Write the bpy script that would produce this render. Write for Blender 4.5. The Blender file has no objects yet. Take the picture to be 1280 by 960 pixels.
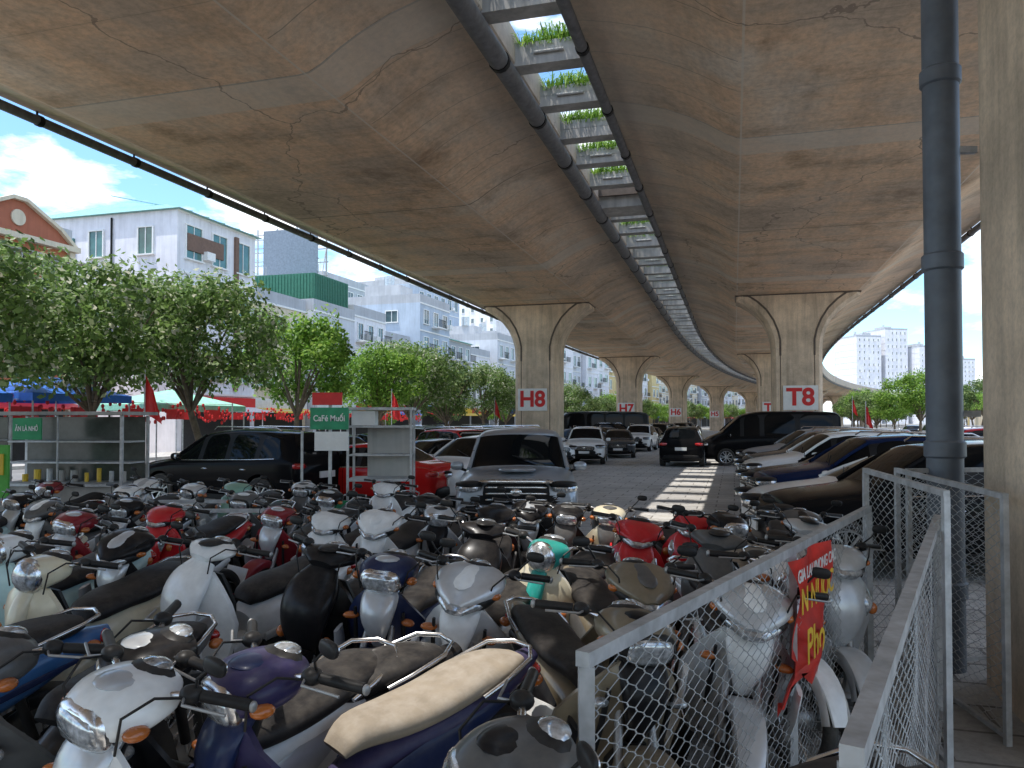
import bpy, bmesh, math, random
from math import sin, cos, pi, radians, atan2
from mathutils import Vector, Matrix
R = random.Random(7)
scene = bpy.context.scene
COL = scene.collection
A = radians(16); CA, SA = cos(A), sin(A)
V0, RAD = 58.0, 520.0

def RF(u, v):
    """road frame -> world x,y and heading change"""
    th = 0.0
    if v > V0:
        th = (v - V0) / RAD
        uu = RAD - (RAD - u) * cos(th); vv = V0 + (RAD - u) * sin(th)
    else:
        uu, vv = u, v
    return uu * CA + vv * SA, -uu * SA + vv * CA, -(A + th)

# ------------------------------------------------------------------ materials
def newmat(name):
    m = bpy.data.materials.new(name); m.use_nodes = True
    nt = m.node_tree; b = nt.nodes['Principled BSDF']
    return m, nt, b
def N(nt, t, **kw):
    n = nt.nodes.new(t)
    for k, v in kw.items(): setattr(n, k, v)
    return n
def mth(nt, op, a, b=None, c=None, clamp=False):
    n = nt.nodes.new('ShaderNodeMath'); n.operation = op; n.use_clamp = clamp
    for i, x in enumerate((a, b, c)):
        if x is None: continue
        if isinstance(x, (int, float)): n.inputs[i].default_value = x
        else: nt.links.new(x, n.inputs[i])
    return n.outputs[0]
def mixc(nt, fac, a, b, mode='MIX'):
    n = nt.nodes.new('ShaderNodeMix'); n.data_type = 'RGBA'; n.blend_type = mode
    if isinstance(fac, (int, float)): n.inputs[0].default_value = fac
    else: nt.links.new(fac, n.inputs[0])
    for i, x in ((6, a), (7, b)):
        if isinstance(x, (tuple, list)): n.inputs[i].default_value = (x[0], x[1], x[2], 1)
        else: nt.links.new(x, n.inputs[i])
    return n.outputs[2]
def ramp(nt, fac, stops):
    n = nt.nodes.new('ShaderNodeValToRGB'); nt.links.new(fac, n.inputs[0])
    e = n.color_ramp.elements
    while len(e) < len(stops): e.new(0.5)
    for k, (p, c) in enumerate(stops):
        e[k].position = p
        e[k].color = (c[0], c[1], c[2], 1) if isinstance(c, (tuple, list)) else (c, c, c, 1)
    return n.outputs[0]
def noise(nt, vec, scale, detail=3, rough=.6):
    n = nt.nodes.new('ShaderNodeTexNoise'); n.inputs['Scale'].default_value = scale
    n.inputs['Detail'].default_value = detail; n.inputs['Roughness'].default_value = rough
    if vec is not None: nt.links.new(vec, n.inputs['Vector'])
    return n.outputs[0]
def mapping(nt, vec, sc=(1, 1, 1), loc=(0, 0, 0)):
    n = nt.nodes.new('ShaderNodeMapping'); nt.links.new(vec, n.inputs[0])
    n.inputs['Scale'].default_value = sc; n.inputs['Location'].default_value = loc
    return n.outputs[0]
def bumpn(nt, b, h, s=.3, d=.01):
    n = nt.nodes.new('ShaderNodeBump'); n.inputs['Strength'].default_value = s; n.inputs['Distance'].default_value = d
    nt.links.new(h, n.inputs['Height']); nt.links.new(n.outputs[0], b.inputs['Normal'])

def pm(name, col, rough=.5, metal=0, coat=0, var=.18, dust=0, scale=6, bump=0, seams=None, dustcol=(.40, .35, .29), spec=.5):
    m, nt, b = newmat(name)
    tc = N(nt, 'ShaderNodeTexCoord'); oi = N(nt, 'ShaderNodeObjectInfo')
    va = N(nt, 'ShaderNodeVectorMath', operation='ADD'); nt.links.new(tc.outputs['Object'], va.inputs[0])
    sc_ = N(nt, 'ShaderNodeVectorMath', operation='SCALE'); nt.links.new(oi.outputs['Location'], sc_.inputs[0]); sc_.inputs['Scale'].default_value = 3.7
    nt.links.new(sc_.outputs[0], va.inputs[1])
    f = noise(nt, va.outputs[0], scale, 3, .65)
    lo = tuple(c * (1 - var) for c in col); hi = tuple(min(1, c * (1 + var)) for c in col)
    c = ramp(nt, f, [(.32, lo), (.7, hi)])
    if seams:
        sx = N(nt, 'ShaderNodeSeparateXYZ'); nt.links.new(tc.outputs['Object'], sx.inputs[0])
        acc = None
        for s in seams:
            d = mth(nt, 'LESS_THAN', mth(nt, 'ABSOLUTE', mth(nt, 'SUBTRACT', sx.outputs[0], s)), .007)
            acc = d if acc is None else mth(nt, 'MAXIMUM', acc, d)
        side = mth(nt, 'GREATER_THAN', mth(nt, 'ABSOLUTE', sx.outputs[1]), .74)
        acc = mth(nt, 'MULTIPLY', acc, side)
        c = mixc(nt, acc, c, (.005, .005, .005))
    if dust > 0:
        g = N(nt, 'ShaderNodeNewGeometry'); sn = N(nt, 'ShaderNodeSeparateXYZ'); nt.links.new(g.outputs['Normal'], sn.inputs[0])
        up = N(nt, 'ShaderNodeMapRange'); nt.links.new(sn.outputs[2], up.inputs[0]); up.inputs[1].default_value = -.2
        up.inputs[2].default_value = .9; up.inputs[3].default_value = .25; up.inputs[4].default_value = 1
        f2 = noise(nt, va.outputs[0], scale * 2.3, 3, .7)
        f2 = ramp(nt, f2, [(.38, 0), (.72, 1)])
        fac = mth(nt, 'MULTIPLY', mth(nt, 'MULTIPLY', up.outputs[0], mth(nt, 'ADD', mth(nt, 'MULTIPLY', f2, .75), .25)), dust, clamp=True)
        c = mixc(nt, fac, c, dustcol)
        rr = mth(nt, 'ADD', mth(nt, 'MULTIPLY', fac, .9 - rough), rough, clamp=True)
        nt.links.new(rr, b.inputs['Roughness'])
    else:
        b.inputs['Roughness'].default_value = rough
    nt.links.new(c, b.inputs['Base Color'])
    b.inputs['Metallic'].default_value = metal; b.inputs['Specular IOR Level'].default_value = spec
    b.inputs['Coat Weight'].default_value = coat; b.inputs['Coat Roughness'].default_value = .05
    if bump: bumpn(nt, b, noise(nt, tc.outputs['Object'], scale * 6, 3, .7), bump, .01)
    return m

def deck_material():
    m, nt, b = newmat('viaduct_concrete')
    uv = N(nt, 'ShaderNodeUVMap').outputs[0]
    s = N(nt, 'ShaderNodeSeparateXYZ'); nt.links.new(uv, s.inputs[0]); X, Y = s.outputs[0], s.outputs[1]
    big = noise(nt, mapping(nt, uv, (.20, .20, 1)), 1, 7, .66)
    stain = noise(nt, mapping(nt, uv, (.34, .28, 1), (5, 8, 0)), 1, 7, .7)
    streak = noise(nt, mapping(nt, uv, (1.0, .16, 1)), 1, 5, .7)
    longs = noise(nt, mapping(nt, uv, (.16, 1.2, 1), (9, 3, 0)), 1, 5, .7)
    fine = noise(nt, uv, 7, 6, .75)
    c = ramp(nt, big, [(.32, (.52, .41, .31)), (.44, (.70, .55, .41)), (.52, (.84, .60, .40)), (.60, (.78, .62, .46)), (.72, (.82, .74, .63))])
    c = mixc(nt, .8, c, ramp(nt, stain, [(.34, (.48, .43, .38)), (.46, (1, .97, .94)), (.62, (1.02, 1, .98)), (.72, (.72, .64, .58))]), 'MULTIPLY')
    c = mixc(nt, .5, c, ramp(nt, streak, [(.3, .55), (.48, .98), (.75, 1.1)]), 'MULTIPLY')
    c = mixc(nt, .28, c, ramp(nt, longs, [(.36, .5), (.52, 1.0)]), 'MULTIPLY')
    c = mixc(nt, .65, c, ramp(nt, fine, [(.3, .6), (.6, 1.1)]), 'MULTIPLY')
    def line(val, period, width):
        fr = mth(nt, 'FRACT', mth(nt, 'DIVIDE', val, period))
        return mth(nt, 'LESS_THAN', fr, width / period)
    l1 = line(X, 1.22, .025)
    l2 = line(X, 8.54, .05)
    wing = mth(nt, 'GREATER_THAN', mth(nt, 'ABSOLUTE', Y), 2.8)
    c = mixc(nt, mth(nt, 'MULTIPLY', mth(nt, 'MULTIPLY', l1, wing), .55), c, (.20, .16, .13))
    c = mixc(nt, mth(nt, 'MULTIPLY', mth(nt, 'MULTIPLY', line(X, 2.44, .018), mth(nt, 'SUBTRACT', 1.0, wing)), .3), c, (.2, .16, .13))
    c = mixc(nt, mth(nt, 'MULTIPLY', l2, .7), c, (.14, .11, .09))
    xw = mth(nt, 'ADD', X, mth(nt, 'MULTIPLY', mth(nt, 'SUBTRACT', fine, .5), .12))
    band = line(xw, 17.08, 1.1)
    c = mixc(nt, mth(nt, 'MULTIPLY', band, .5), c, (.72, .66, .56))
    seam = mth(nt, 'LESS_THAN', mth(nt, 'ABSOLUTE', mth(nt, 'SUBTRACT', mth(nt, 'ABSOLUTE', Y), 2.72)), .02)
    c = mixc(nt, mth(nt, 'MULTIPLY', seam, .6), c, (.75, .68, .58))
    wz = N(nt, 'ShaderNodeMapRange'); nt.links.new(mth(nt, 'ABSOLUTE', Y), wz.inputs[0]); wz.inputs[1].default_value = 3.0; wz.inputs[2].default_value = 6.2
    c = mixc(nt, mth(nt, 'MULTIPLY', wz.outputs[0], .65), c, mixc(nt, .8, (.54, .49, .42), ramp(nt, streak, [(.3, .6), (.7, 1.1)]), 'MULTIPLY'))
    vo = N(nt, 'ShaderNodeTexVoronoi', feature='DISTANCE_TO_EDGE'); vo.inputs['Scale'].default_value = .13
    wob = N(nt, 'ShaderNodeVectorMath', operation='ADD'); nt.links.new(uv, wob.inputs[0])
    nz = N(nt, 'ShaderNodeTexNoise'); nz.inputs['Scale'].default_value = 1.1; nz.inputs['Detail'].default_value = 5; nt.links.new(uv, nz.inputs['Vector'])
    nt.links.new(nz.outputs['Color'], wob.inputs[1]); nt.links.new(wob.outputs[0], vo.inputs['Vector'])
    cr = mth(nt, 'LESS_THAN', vo.outputs['Distance'], .0022)
    c = mixc(nt, mth(nt, 'MULTIPLY', cr, .6), c, (.2, .15, .12))
    nt.links.new(c, b.inputs['Base Color']); b.inputs['Roughness'].default_value = .85; b.inputs['Specular IOR Level'].default_value = .3
    return m
def concrete(name, base=(.42, .34, .25), var=.35, bump=0, st=.7):
    m, nt, b = newmat(name)
    tc = N(nt, 'ShaderNodeTexCoord').outputs['Object']
    n1 = noise(nt, tc, .7, 4, .65); n2 = noise(nt, mapping(nt, tc, (3.5, 3.5, .25)), 1, 3, .7)
    lo = tuple(x * (1 - var) for x in base); hi = tuple(x * (1 + var * .5) for x in base)
    c = ramp(nt, n1, [(.3, lo), (.65, hi)])
    c = mixc(nt, st, c, ramp(nt, n2, [(.3, .6), (.6, 1.05)]), 'MULTIPLY')
    if bump:
        n3 = noise(nt, tc, 22, 4, .75)
        c = mixc(nt, .5, c, ramp(nt, n3, [(.35, .7), (.6, 1.08)]), 'MULTIPLY')
        bumpn(nt, b, n3, bump, .015)
    nt.links.new(c, b.inputs['Base Color']); b.inputs['Roughness'].default_value = .88
    return m
def paving():
    m, nt, b = newmat('paving')
    tc = N(nt, 'ShaderNodeTexCoord').outputs['Object']
    mp = N(nt, 'ShaderNodeMapping'); nt.links.new(tc, mp.inputs[0]); mp.inputs['Rotation'].default_value = (0, 0, A)
    br = N(nt, 'ShaderNodeTexBrick'); nt.links.new(mp.outputs[0], br.inputs['Vector'])
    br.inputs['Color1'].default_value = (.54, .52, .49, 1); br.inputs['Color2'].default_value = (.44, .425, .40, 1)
    br.inputs['Mortar'].default_value = (.17, .16, .15, 1); br.inputs['Scale'].default_value = 1
    br.inputs['Brick Width'].default_value = .8; br.inputs['Row Height'].default_value = .5; br.inputs['Mortar Size'].default_value = .016
    n1 = noise(nt, tc, .35, 4, .65); n3 = noise(nt, tc, 14, 4, .75); n4 = noise(nt, tc, 1.7, 4, .7)
    c = mixc(nt, .85, br.outputs[0], ramp(nt, n1, [(.3, .65), (.65, 1.15)]), 'MULTIPLY')
    c = mixc(nt, ramp(nt, n4, [(.45, 0), (.75, .6)]), c, (.45, .41, .35))
    c = mixc(nt, .6, c, ramp(nt, n3, [(.35, .7), (.6, 1.1)]), 'MULTIPLY')
    nt.links.new(c, b.inputs['Base Color']); b.inputs['Roughness'].default_value = .8
    return m
def leafmat(name, c1, c2, c3, p=(.1, .6, .95), q=None):
    m, nt, b = newmat(name)
    g = N(nt, 'ShaderNodeNewGeometry')
    st = [(p[0], c1), (p[1], c2), (p[2], c3)]
    if q: st = [(p[0], c1), (p[1], c2), (q, c2), (p[2], c3)]
    c = ramp(nt, g.outputs['Random Per Island'], st)
    nt.links.new(c, b.inputs['Base Color']); b.inputs['Roughness'].default_value = .55
    tr = N(nt, 'ShaderNodeBsdfTranslucent'); nt.links.new(c, tr.inputs[0])
    mx = N(nt, 'ShaderNodeMixShader'); mx.inputs[0].default_value = .45
    nt.links.new(b.outputs[0], mx.inputs[1]); nt.links.new(tr.outputs[0], mx.inputs[2])
    nt.links.new(mx.outputs[0], nt.nodes['Material Output'].inputs[0])
    return m

M = {}
M['deck'] = deck_material()
M['conc'] = concrete('pier_concrete', (.76, .60, .44), bump=.4)
M['conc2'] = concrete('grey_concrete', (.46, .44, .41))
M['groove'] = pm('groove_shadow_concrete', (.14, .11, .09), .9)
M['pave'] = paving()
M['asphalt'] = concrete('asphalt', (.20, .195, .19), var=.25, st=.3)
M['steel'] = pm('galvanised_steel', (.50, .51, .52), .5, .4, var=.25, dust=.4, scale=9)
M['wire'] = pm('fence_wire', (.42, .43, .43), .5, .4, var=.3)
M['pvc'] = pm('grey_pvc', (.10, .12, .15), .42, 0, var=.25, dust=.2, scale=3)
M['dpipe'] = pm('drain_pipe_grey', (.15, .15, .155), .6, 0, var=.25)
M['black'] = pm('black_plastic', (.014, .014, .015), .4, dust=.10, spec=.2)
M['seat'] = pm('seat_vinyl', (.013, .012, .013), .48, dust=.13, bump=.15, spec=.2)
M['seat_tan'] = pm('seat_vinyl_dusty', (.26, .21, .15), .65, dust=.8, bump=.2)
M['tyre'] = pm('tyre_rubber', (.02, .02, .02), .85, dust=.4)
M['chrome'] = pm('chrome', (.7, .7, .7), .2, 1, dust=.2)
M['alu'] = pm('cast_aluminium', (.38, .38, .38), .45, .7, dust=.4)
M['lens'] = pm('headlight_lens', (.50, .52, .54), .08, .5, coat=1, var=.6, scale=30, dust=.1)
M['amber'] = pm('amber_lens', (.50, .13, .015), .2, 0, coat=.5, dust=.2)
M['redlens'] = pm('red_lens', (.40, .01, .01), .2, 0, coat=1)
M['white'] = pm('white_paint', (.80, .80, .78), .5, var=.06)
M['plate'] = pm('plate_white', (.75, .75, .73), .5, var=.05)
M['red'] = pm('red_paint', (.65, .02, .02), .55, var=.1)
M['glass'] = pm('car_glass', (.005, .006, .007), .03, 0, var=.1, spec=.14)
M['cblack'] = pm('trim_black', (.012, .012, .013), .4, dust=.03, spec=.15)
M['rim'] = pm('alloy_rim', (.55, .56, .57), .3, .8, dust=.1)
M['bglass'] = pm('window_glass', (.05, .09, .10), .08, .1, coat=.6, var=.5, scale=.6)
M['dark'] = pm('dark_opening', (.03, .03, .03), .8)
M['bark'] = pm('bark', (.15, .115, .08), .9, var=.35)
M['leafA'] = leafmat('leaf_pale', (.09, .16, .04), (.22, .34, .09), (.72, .70, .55), (.05, .6, .97), .80)
M['leafB'] = leafmat('leaf_green', (.09, .18, .02), (.20, .38, .05), (.38, .54, .10))
M['leafC'] = leafmat('leaf_dark', (.06, .11, .03), (.14, .23, .06), (.28, .34, .12))

# ------------------------------------------------------------------ mesh builder
class MB:
    def __init__(s): s.v = []; s.f = []; s.m = []; s.s = []
    def add(s, vs, fs, mat=0, smooth=False, T=None):
        o = len(s.v)
        if T is not None: vs = [T @ Vector(p) for p in vs]
        s.v.extend([tuple(p) for p in vs])
        for f in fs:
            s.f.append([i + o for i in f]); s.m.append(mat); s.s.append(smooth)
    def box(s, c, d, mat=0, T=None, rot=None):
        x, y, z = d[0] / 2, d[1] / 2, d[2] / 2
        vs = [Vector((a * x, b * y, e * z)) for e in (-1, 1) for b in (-1, 1) for a in (-1, 1)]
        if rot is not None: vs = [rot @ p for p in vs]
        vs = [p + Vector(c) for p in vs]
        s.add(vs, [(0, 2, 3, 1), (4, 5, 7, 6), (0, 1, 5, 4), (2, 6, 7, 3), (0, 4, 6, 2), (1, 3, 7, 5)], mat, False, T)
    def beam(s, p0, p1, w, h, mat=0):
        p0, p1 = Vector(p0), Vector(p1); d = p1 - p0
        q = d.to_track_quat('X', 'Z').to_matrix()
        s.box((p0 + p1) / 2, (d.length, w, h), mat, rot=q)
    def tube(s, pts, r, mat=0, n=8, smooth=True, caps=True):
        pts = [Vector(p) for p in pts]; k = len(pts)
        rs = r if isinstance(r, (list, tuple)) else [r] * k
        vs = []
        prev = None
        for i in range(k):
            t = (pts[min(i + 1, k - 1)] - pts[max(i - 1, 0)]).normalized()
            if prev is None:
                a = Vector((0, 0, 1)) if abs(t.z) < .9 else Vector((1, 0, 0))
                nrm = t.cross(a).normalized()
            else:
                nrm = (prev - t * prev.dot(t)).normalized()
            prev = nrm; bn = t.cross(nrm)
            for j in range(n):
                an = 2 * pi * j / n
                vs.append(pts[i] + (nrm * cos(an) + bn * sin(an)) * rs[i])
        fs = []
        for i in range(k - 1):
            for j in range(n):
                fs.append((i * n + j, i * n + (j + 1) % n, (i + 1) * n + (j + 1) % n, (i + 1) * n + j))
        s.add(vs, fs, mat, smooth)
        if caps:
            s.add(vs[:n], [tuple(range(n))[::-1]], mat); s.add(vs[-n:], [tuple(range(n))], mat)
    def ell(s, c, d, mat=0, rot=None, nu=14, nv=8, e=2.0):
        vs = []; fs = []
        def P(x): return math.copysign(abs(x) ** (2 / e), x)
        for i in range(nv + 1):
            ph = -pi / 2 + pi * i / nv
            for j in range(nu):
                th = 2 * pi * j / nu
                p = Vector((d[0] * P(cos(ph)) * P(cos(th)), d[1] * P(cos(ph)) * P(sin(th)), d[2] * P(sin(ph))))
                if rot is not None: p = rot @ p
                vs.append(p + Vector(c))
        for i in range(nv):
            for j in range(nu):
                fs.append((i * nu + j, i * nu + (j + 1) % nu, (i + 1) * nu + (j + 1) % nu, (i + 1) * nu + j))
        s.add(vs, fs, mat, True)
    def lathe(s, c, prof, mat=0, n=24, smooth=True):
        """axis = Y ; prof list of (radius, y)"""
        vs = []; fs = []
        for (r, y) in prof:
            for j in range(n):
                a = 2 * pi * j / n; vs.append((c[0] + r * cos(a), c[1] + y, c[2] + r * sin(a)))
        for i in range(len(prof) - 1):
            for j in range(n):
                fs.append((i * n + j, i * n + (j + 1) % n, (i + 1) * n + (j + 1) % n, (i + 1) * n + j))
        s.add(vs, fs, mat, smooth)
    def sweep(s, st, mat=0, n=16, sub=4, e=2.3, y0=0):
        """stations (x,z,halfwidth_y,half_thickness) lofted in xz plane"""
        P = []
        k = len(st)
        for i in range(k - 1):
            p0, p1, p2, p3 = st[max(i - 1, 0)], st[i], st[i + 1], st[min(i + 2, k - 1)]
            for q in range(sub):
                t = q / sub
                P.append([max(.001, .5 * ((2 * b) + (-a + c) * t + (2 * a - 5 * b + 4 * c - d) * t * t + (-a + 3 * b - 3 * c + d) * t ** 3)) if ii > 1 else
                          .5 * ((2 * b) + (-a + c) * t + (2 * a - 5 * b + 4 * c - d) * t * t + (-a + 3 * b - 3 * c + d) * t ** 3)
                          for ii, (a, b, c, d) in enumerate(zip(p0, p1, p2, p3))])
        P.append(list(st[-1])); K = len(P); vs = []
        def pw(x): return math.copysign(abs(x) ** (2 / e), x)
        for i in range(K):
            tx = P[min(i + 1, K - 1)][0] - P[max(i - 1, 0)][0]; tz = P[min(i + 1, K - 1)][1] - P[max(i - 1, 0)][1]
            L = math.hypot(tx, tz) or 1; nx, nz = -tz / L, tx / L
            for j in range(n):
                a = 2 * pi * j / n; cc, ss = pw(cos(a)), pw(sin(a))
                vs.append((P[i][0] + nx * ss * P[i][3], y0 + cc * P[i][2], P[i][1] + nz * ss * P[i][3]))
        fs = []
        for i in range(K - 1):
            for j in range(n):
                fs.append((i * n + j, i * n + (j + 1) % n, (i + 1) * n + (j + 1) % n, (i + 1) * n + j))
        fs.append(tuple(range(n))[::-1]); fs.append(tuple((K - 1) * n + j for j in range(n)))
        s.add(vs, fs, mat, True)
    def mesh(s, name, mats, sharp=38):
        me = bpy.data.meshes.new(name); me.from_pydata(s.v, [], s.f)
        for m in mats: me.materials.append(m)
        me.polygons.foreach_set('material_index', s.m); me.polygons.foreach_set('use_smooth', s.s)
        me.validate(); me.update()
        try: me.set_sharp_from_angle(angle=radians(sharp))
        except Exception: pass
        return me
def obj(name, data, loc=(0, 0, 0), rz=0, parent=None, mat=None):
    o = bpy.data.objects.new(name, data); COL.objects.link(o)
    o.location = loc; o.rotation_euler = (0, 0, rz)
    if parent: o.parent = parent
    if mat: o.data.materials.append(mat)
    return o
def text_mesh(txt, size, mat, extr=.004, bold=0.0):
    cu = bpy.data.curves.new('t', 'FONT'); cu.body = txt; cu.size = size; cu.extrude = extr; cu.offset = bold
    cu.align_x = 'CENTER'; cu.align_y = 'CENTER'
    o = bpy.data.objects.new('t', cu); COL.objects.link(o)
    bpy.context.view_layer.update()
    me = bpy.data.meshes.new_from_object(o.evaluated_get(bpy.context.evaluated_depsgraph_get()))
    bpy.data.objects.remove(o); me.materials.clear(); me.materials.append(mat)
    return me

# ------------------------------------------------------------------ ground
def strip(name, u0, u1, v0, v1, z, mat, step=6, thick=0):
    mb = MB(); vs = []; fs = []; k = 0
    v = v0; rows = []
    while v < v1 + .01:
        rows.append(v); v += step
    for v in rows:
        a = RF(u0, v); c = RF(u1, v)
        vs += [(a[0], a[1], z), (c[0], c[1], z)]
    for i in range(len(rows) - 1): fs.append((2 * i, 2 * i + 1, 2 * i + 3, 2 * i + 2))
    mb.add(vs, fs, 0)
    if thick:
        for sgn in (0, 1):
            w = []; g = []
            for i in range(len(rows)):
                p = vs[2 * i + sgn]; w += [p, (p[0], p[1], z - thick)]
            for i in range(len(rows) - 1): g.append((2 * i, 2 * i + 2, 2 * i + 3, 2 * i + 1))
            mb.add(w, g, 0)
    return obj(name, mb.mesh(name, [mat]))
mb = MB(); mb.add([(-1500, -300, -.012), (1500, -300, -.012), (1500, 2500, -.012), (-1500, 2500, -.012)], [(0, 1, 2, 3)])
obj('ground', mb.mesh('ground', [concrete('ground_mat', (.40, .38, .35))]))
strip('parking_lot_paving', -15, 11, -20, 400, 0, M['pave'])
strip('road', -27, -18.2, -30, 430, -.004, M['asphalt'])
strip('road', 14, 24, -30, 430, -.004, M['asphalt'])
strip('median_kerb', -18, -15.2, -30, 400, .13, M['conc2'], thick=.14)
strip('median_kerb', 11.3, 13.8, -30, 400, .13, M['conc2'], thick=.14)
strip('pavement', -31, -27.2, -30, 400, .13, M['conc2'], thick=.14)
strip('pavement', 24.2, 30, -30, 400, .13, M['conc2'], thick=.14)

# ------------------------------------------------------------------ viaduct decks
HW = 5.67
def deck(uc, inner):
    half = [(0, 7.95), (1.4, 7.95), (2.6, 7.955), (2.80, 7.98), (3.05, 8.10), (3.4, 8.33), (3.8, 8.55), (4.3, 8.77), (4.9, 8.95), (5.45, 9.07), (5.62, 9.07), (5.67, 9.12)]
    per = [0]
    for i in range(1, len(half)): per.append(per[-1] + math.hypot(half[i][0] - half[i - 1][0], half[i][1] - half[i - 1][1]))
    prof = [(-p[0], p[1], -q) for p, q in zip(half[::-1], per[::-1])] + [(p[0], p[1], q) for p, q in zip(half[1:], per[1:])]
    hr = 9.75 if inner > 0 else 10.3; hl = 10.3 if inner > 0 else 9.75
    top = [(HW, hr, 8), (HW - .35, hr, 8.5), (HW - .35, 9.45, 9), (-HW + .35, 9.45, -9), (-HW + .35, hl, -8.5), (-HW, hl, -8)]
    ring = prof + top; n = len(ring)
    vals = [-44 + 2.0 * i for i in range(int(380 / 2))]
    vs = []; uvs = []
    for v in vals:
        for (u, z, q) in ring:
            x, y, _ = RF(uc + u, v); vs.append((x, y, z)); uvs.append((v + (0 if uc > 0 else 5.3), q))
    fs = []
    for i in range(len(vals) - 1):
        for j in range(n):
            fs.append((i * n + j, i * n + (j + 1) % n, (i + 1) * n + (j + 1) % n, (i + 1) * n + j))
    me = bpy.data.meshes.new('deck'); me.from_pydata(vs, [], fs); me.materials.append(M['deck'])
    uvl = me.uv_layers.new(name='UVMap')
    for l in me.loops: uvl.data[l.index].uv = uvs[l.vertex_index]
    me.polygons.foreach_set('use_smooth', [True] * len(me.polygons)); me.update(); me.set_sharp_from_angle(angle=radians(30))
    o = obj('viaduct_deck', me)
    for sgn, r, dz, du in ((-1, .11, -.20, -.10), (1, .11, -.20, -.10)):
        mbp = MB(); pts = []
        rr = r
        uo = sgn * (HW + du)
        if sgn == inner and uc < 0:  rr = .19; dz = -.24
        for v in [-40 + 3 * k for k in range(118)]:
            x, y, _ = RF(uc + uo, v); pts.append((x, y, 9.07 + dz))
        mbp.tube(pts, rr, 0, n=12)
        for v in [-40 + 3 * k for k in range(90)]:
            x, y, th = RF(uc + uo, v); x2, y2, _ = RF(uc + uo, v + .12)
            mbp.tube([(x, y, 9.07 + dz), (x2, y2, 9.07 + dz)], rr + .02, 1, n=12)
            mbp.beam((x, y, 9.07 + dz), (x, y, 9.1), .05, .03, 1)
        obj('edge_drain_pipe', mbp.mesh('pipe', [M['dpipe'], M['cblack']]), parent=o)
    return o
dR = deck(2.9, -1); dL = deck(-9.85, 1)

def planter_mesh(seed):
    r = random.Random(seed); mb = MB()
    mb.box((0, 0, -.14), (1.62, .42, .22), 0)
    mb.box((0, -.19, .06), (1.42, .04, .20), 0); mb.box((0, .19, .06), (1.42, .04, .20), 0)
    mb.box((0, 0, .04), (1.40, .34, .1), 2)
    mb.tube([(-.3, -.24, -.05), (.3, -.24, -.05)], .03, 0)
    for i in range(520):
        x = r.uniform(-.62, .62); y = r.gauss(0, .14); h = r.uniform(.08, .42) * (1 - .5 * abs(x))
        a = r.uniform(0, 2 * pi); l = r.uniform(.1, .42); w = .011
        dx, dy = cos(a), sin(a)
        b = Vector((x, y, .08)); mid = b + Vector((dx * l * .5, dy * l * .5, h)); tip = b + Vector((dx * l * 1.3, dy * l * 1.3, h * .55))
        pr = Vector((-dy, dx, 0)) * w
        mb.add([b - pr, b + pr, mid + pr, mid - pr, tip], [(0, 1, 2, 3), (3, 2, 4)], 1)
    return mb.mesh('planter_box', [M['conc2'], M['leafB'], M['bark']])
pms = [planter_mesh(i) for i in range(4)]
v = -6.0; k = 0
while v < 190:
    x, y, th = RF(-3.48, v)
    if k not in (15,):
        o = obj('planter_box', pms[R.randrange(4)], (x, y, 9.32), th + (pi if R.random() < .5 else 0)); o.scale = (1, 1, R.uniform(.8, 1.25))
    else:
        mbb = MB(); mbb.box((0, 0, 0), (1.75, 1.2, .9), 0); mbb.box((0, -.7, .1), (1.5, .12, .4), 1)
        obj('cross_beam', mbb.mesh('cross_beam', [M['conc2'], M['groove']]), (x, y, 9.3), th)
    v += 2.1; k += 1

# ------------------------------------------------------------------ piers
def pier_mesh():
    prof = [(1.12, 0), (1.12, 5.3), (1.16, 5.75), (1.28, 6.2), (1.5, 6.65), (1.82, 7.05), (2.2, 7.38), (2.55, 7.6), (2.78, 7.72), (2.78, 7.98)]
    bm = bmesh.new(); T = .95
    rows = []
    for sy in (-1, 1):
        pts = [bm.verts.new((p[0], sy * T, p[1])) for p in prof] + [bm.verts.new((-p[0], sy * T, p[1])) for p in prof[::-1]]
        rows.append(pts)
    bm.faces.new(rows[0]); bm.faces.new(rows[1][::-1])
    n = len(rows[0])
    for i in range(n):
        a, b2 = rows[0][i], rows[0][(i + 1) % n]; c, d = rows[1][i], rows[1][(i + 1) % n]
        bm.faces.new((b2, a, c, d))
    bm.normal_update()
    eds = [e for e in bm.edges if abs(e.verts[0].co.y - e.verts[1].co.y) < .01 and e.verts[0].co.z + e.verts[1].co.z > 0.02 and not (e.verts[0].co.z > 7.9 and e.verts[1].co.z > 7.9)]
    bmesh.ops.bevel(bm, geom=eds, offset=.16, segments=1, affect='EDGES')
    bmesh.ops.recalc_face_normals(bm, faces=bm.faces)
    me = bpy.data.meshes.new('pier'); bm.to_mesh(me); bm.free(); me.materials.append(M['conc']); me.materials.append(M['groove'])
    return me
pier = pier_mesh()
gm = MB()
for sx in (-1, 1):
    path = [(1.12, 5.0), (1.12, 5.75), (1.22, 6.2), (1.42, 6.65), (1.74, 7.1), (2.12, 7.45), (2.5, 7.66), (2.76, 7.75)]
    off = .36
    pts = [(sx * (p[0] - off * (1 if i < 5 else .9)), p[1] + (0 if i < 3 else .06 * (i - 2))) for i, p in enumerate(path)]
    pts = [(q[0], min(q[1], 7.93)) for q in pts]
    for sy in (-.953, .953):
        for i in range(len(pts) - 1):
            gm.beam((pts[i][0], sy, pts[i][1]), (pts[i + 1][0], sy, pts[i + 1][1]), .02, .09, 0)
        gm.beam((pts[0][0], sy, .2), (pts[0][0], sy, 5.0), .02, .035, 0)
gm.box((0, 0, 7.92), (5.62, 1.96, .05), 0)
grooves = gm.mesh('groove_lines', [M['groove']])
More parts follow.
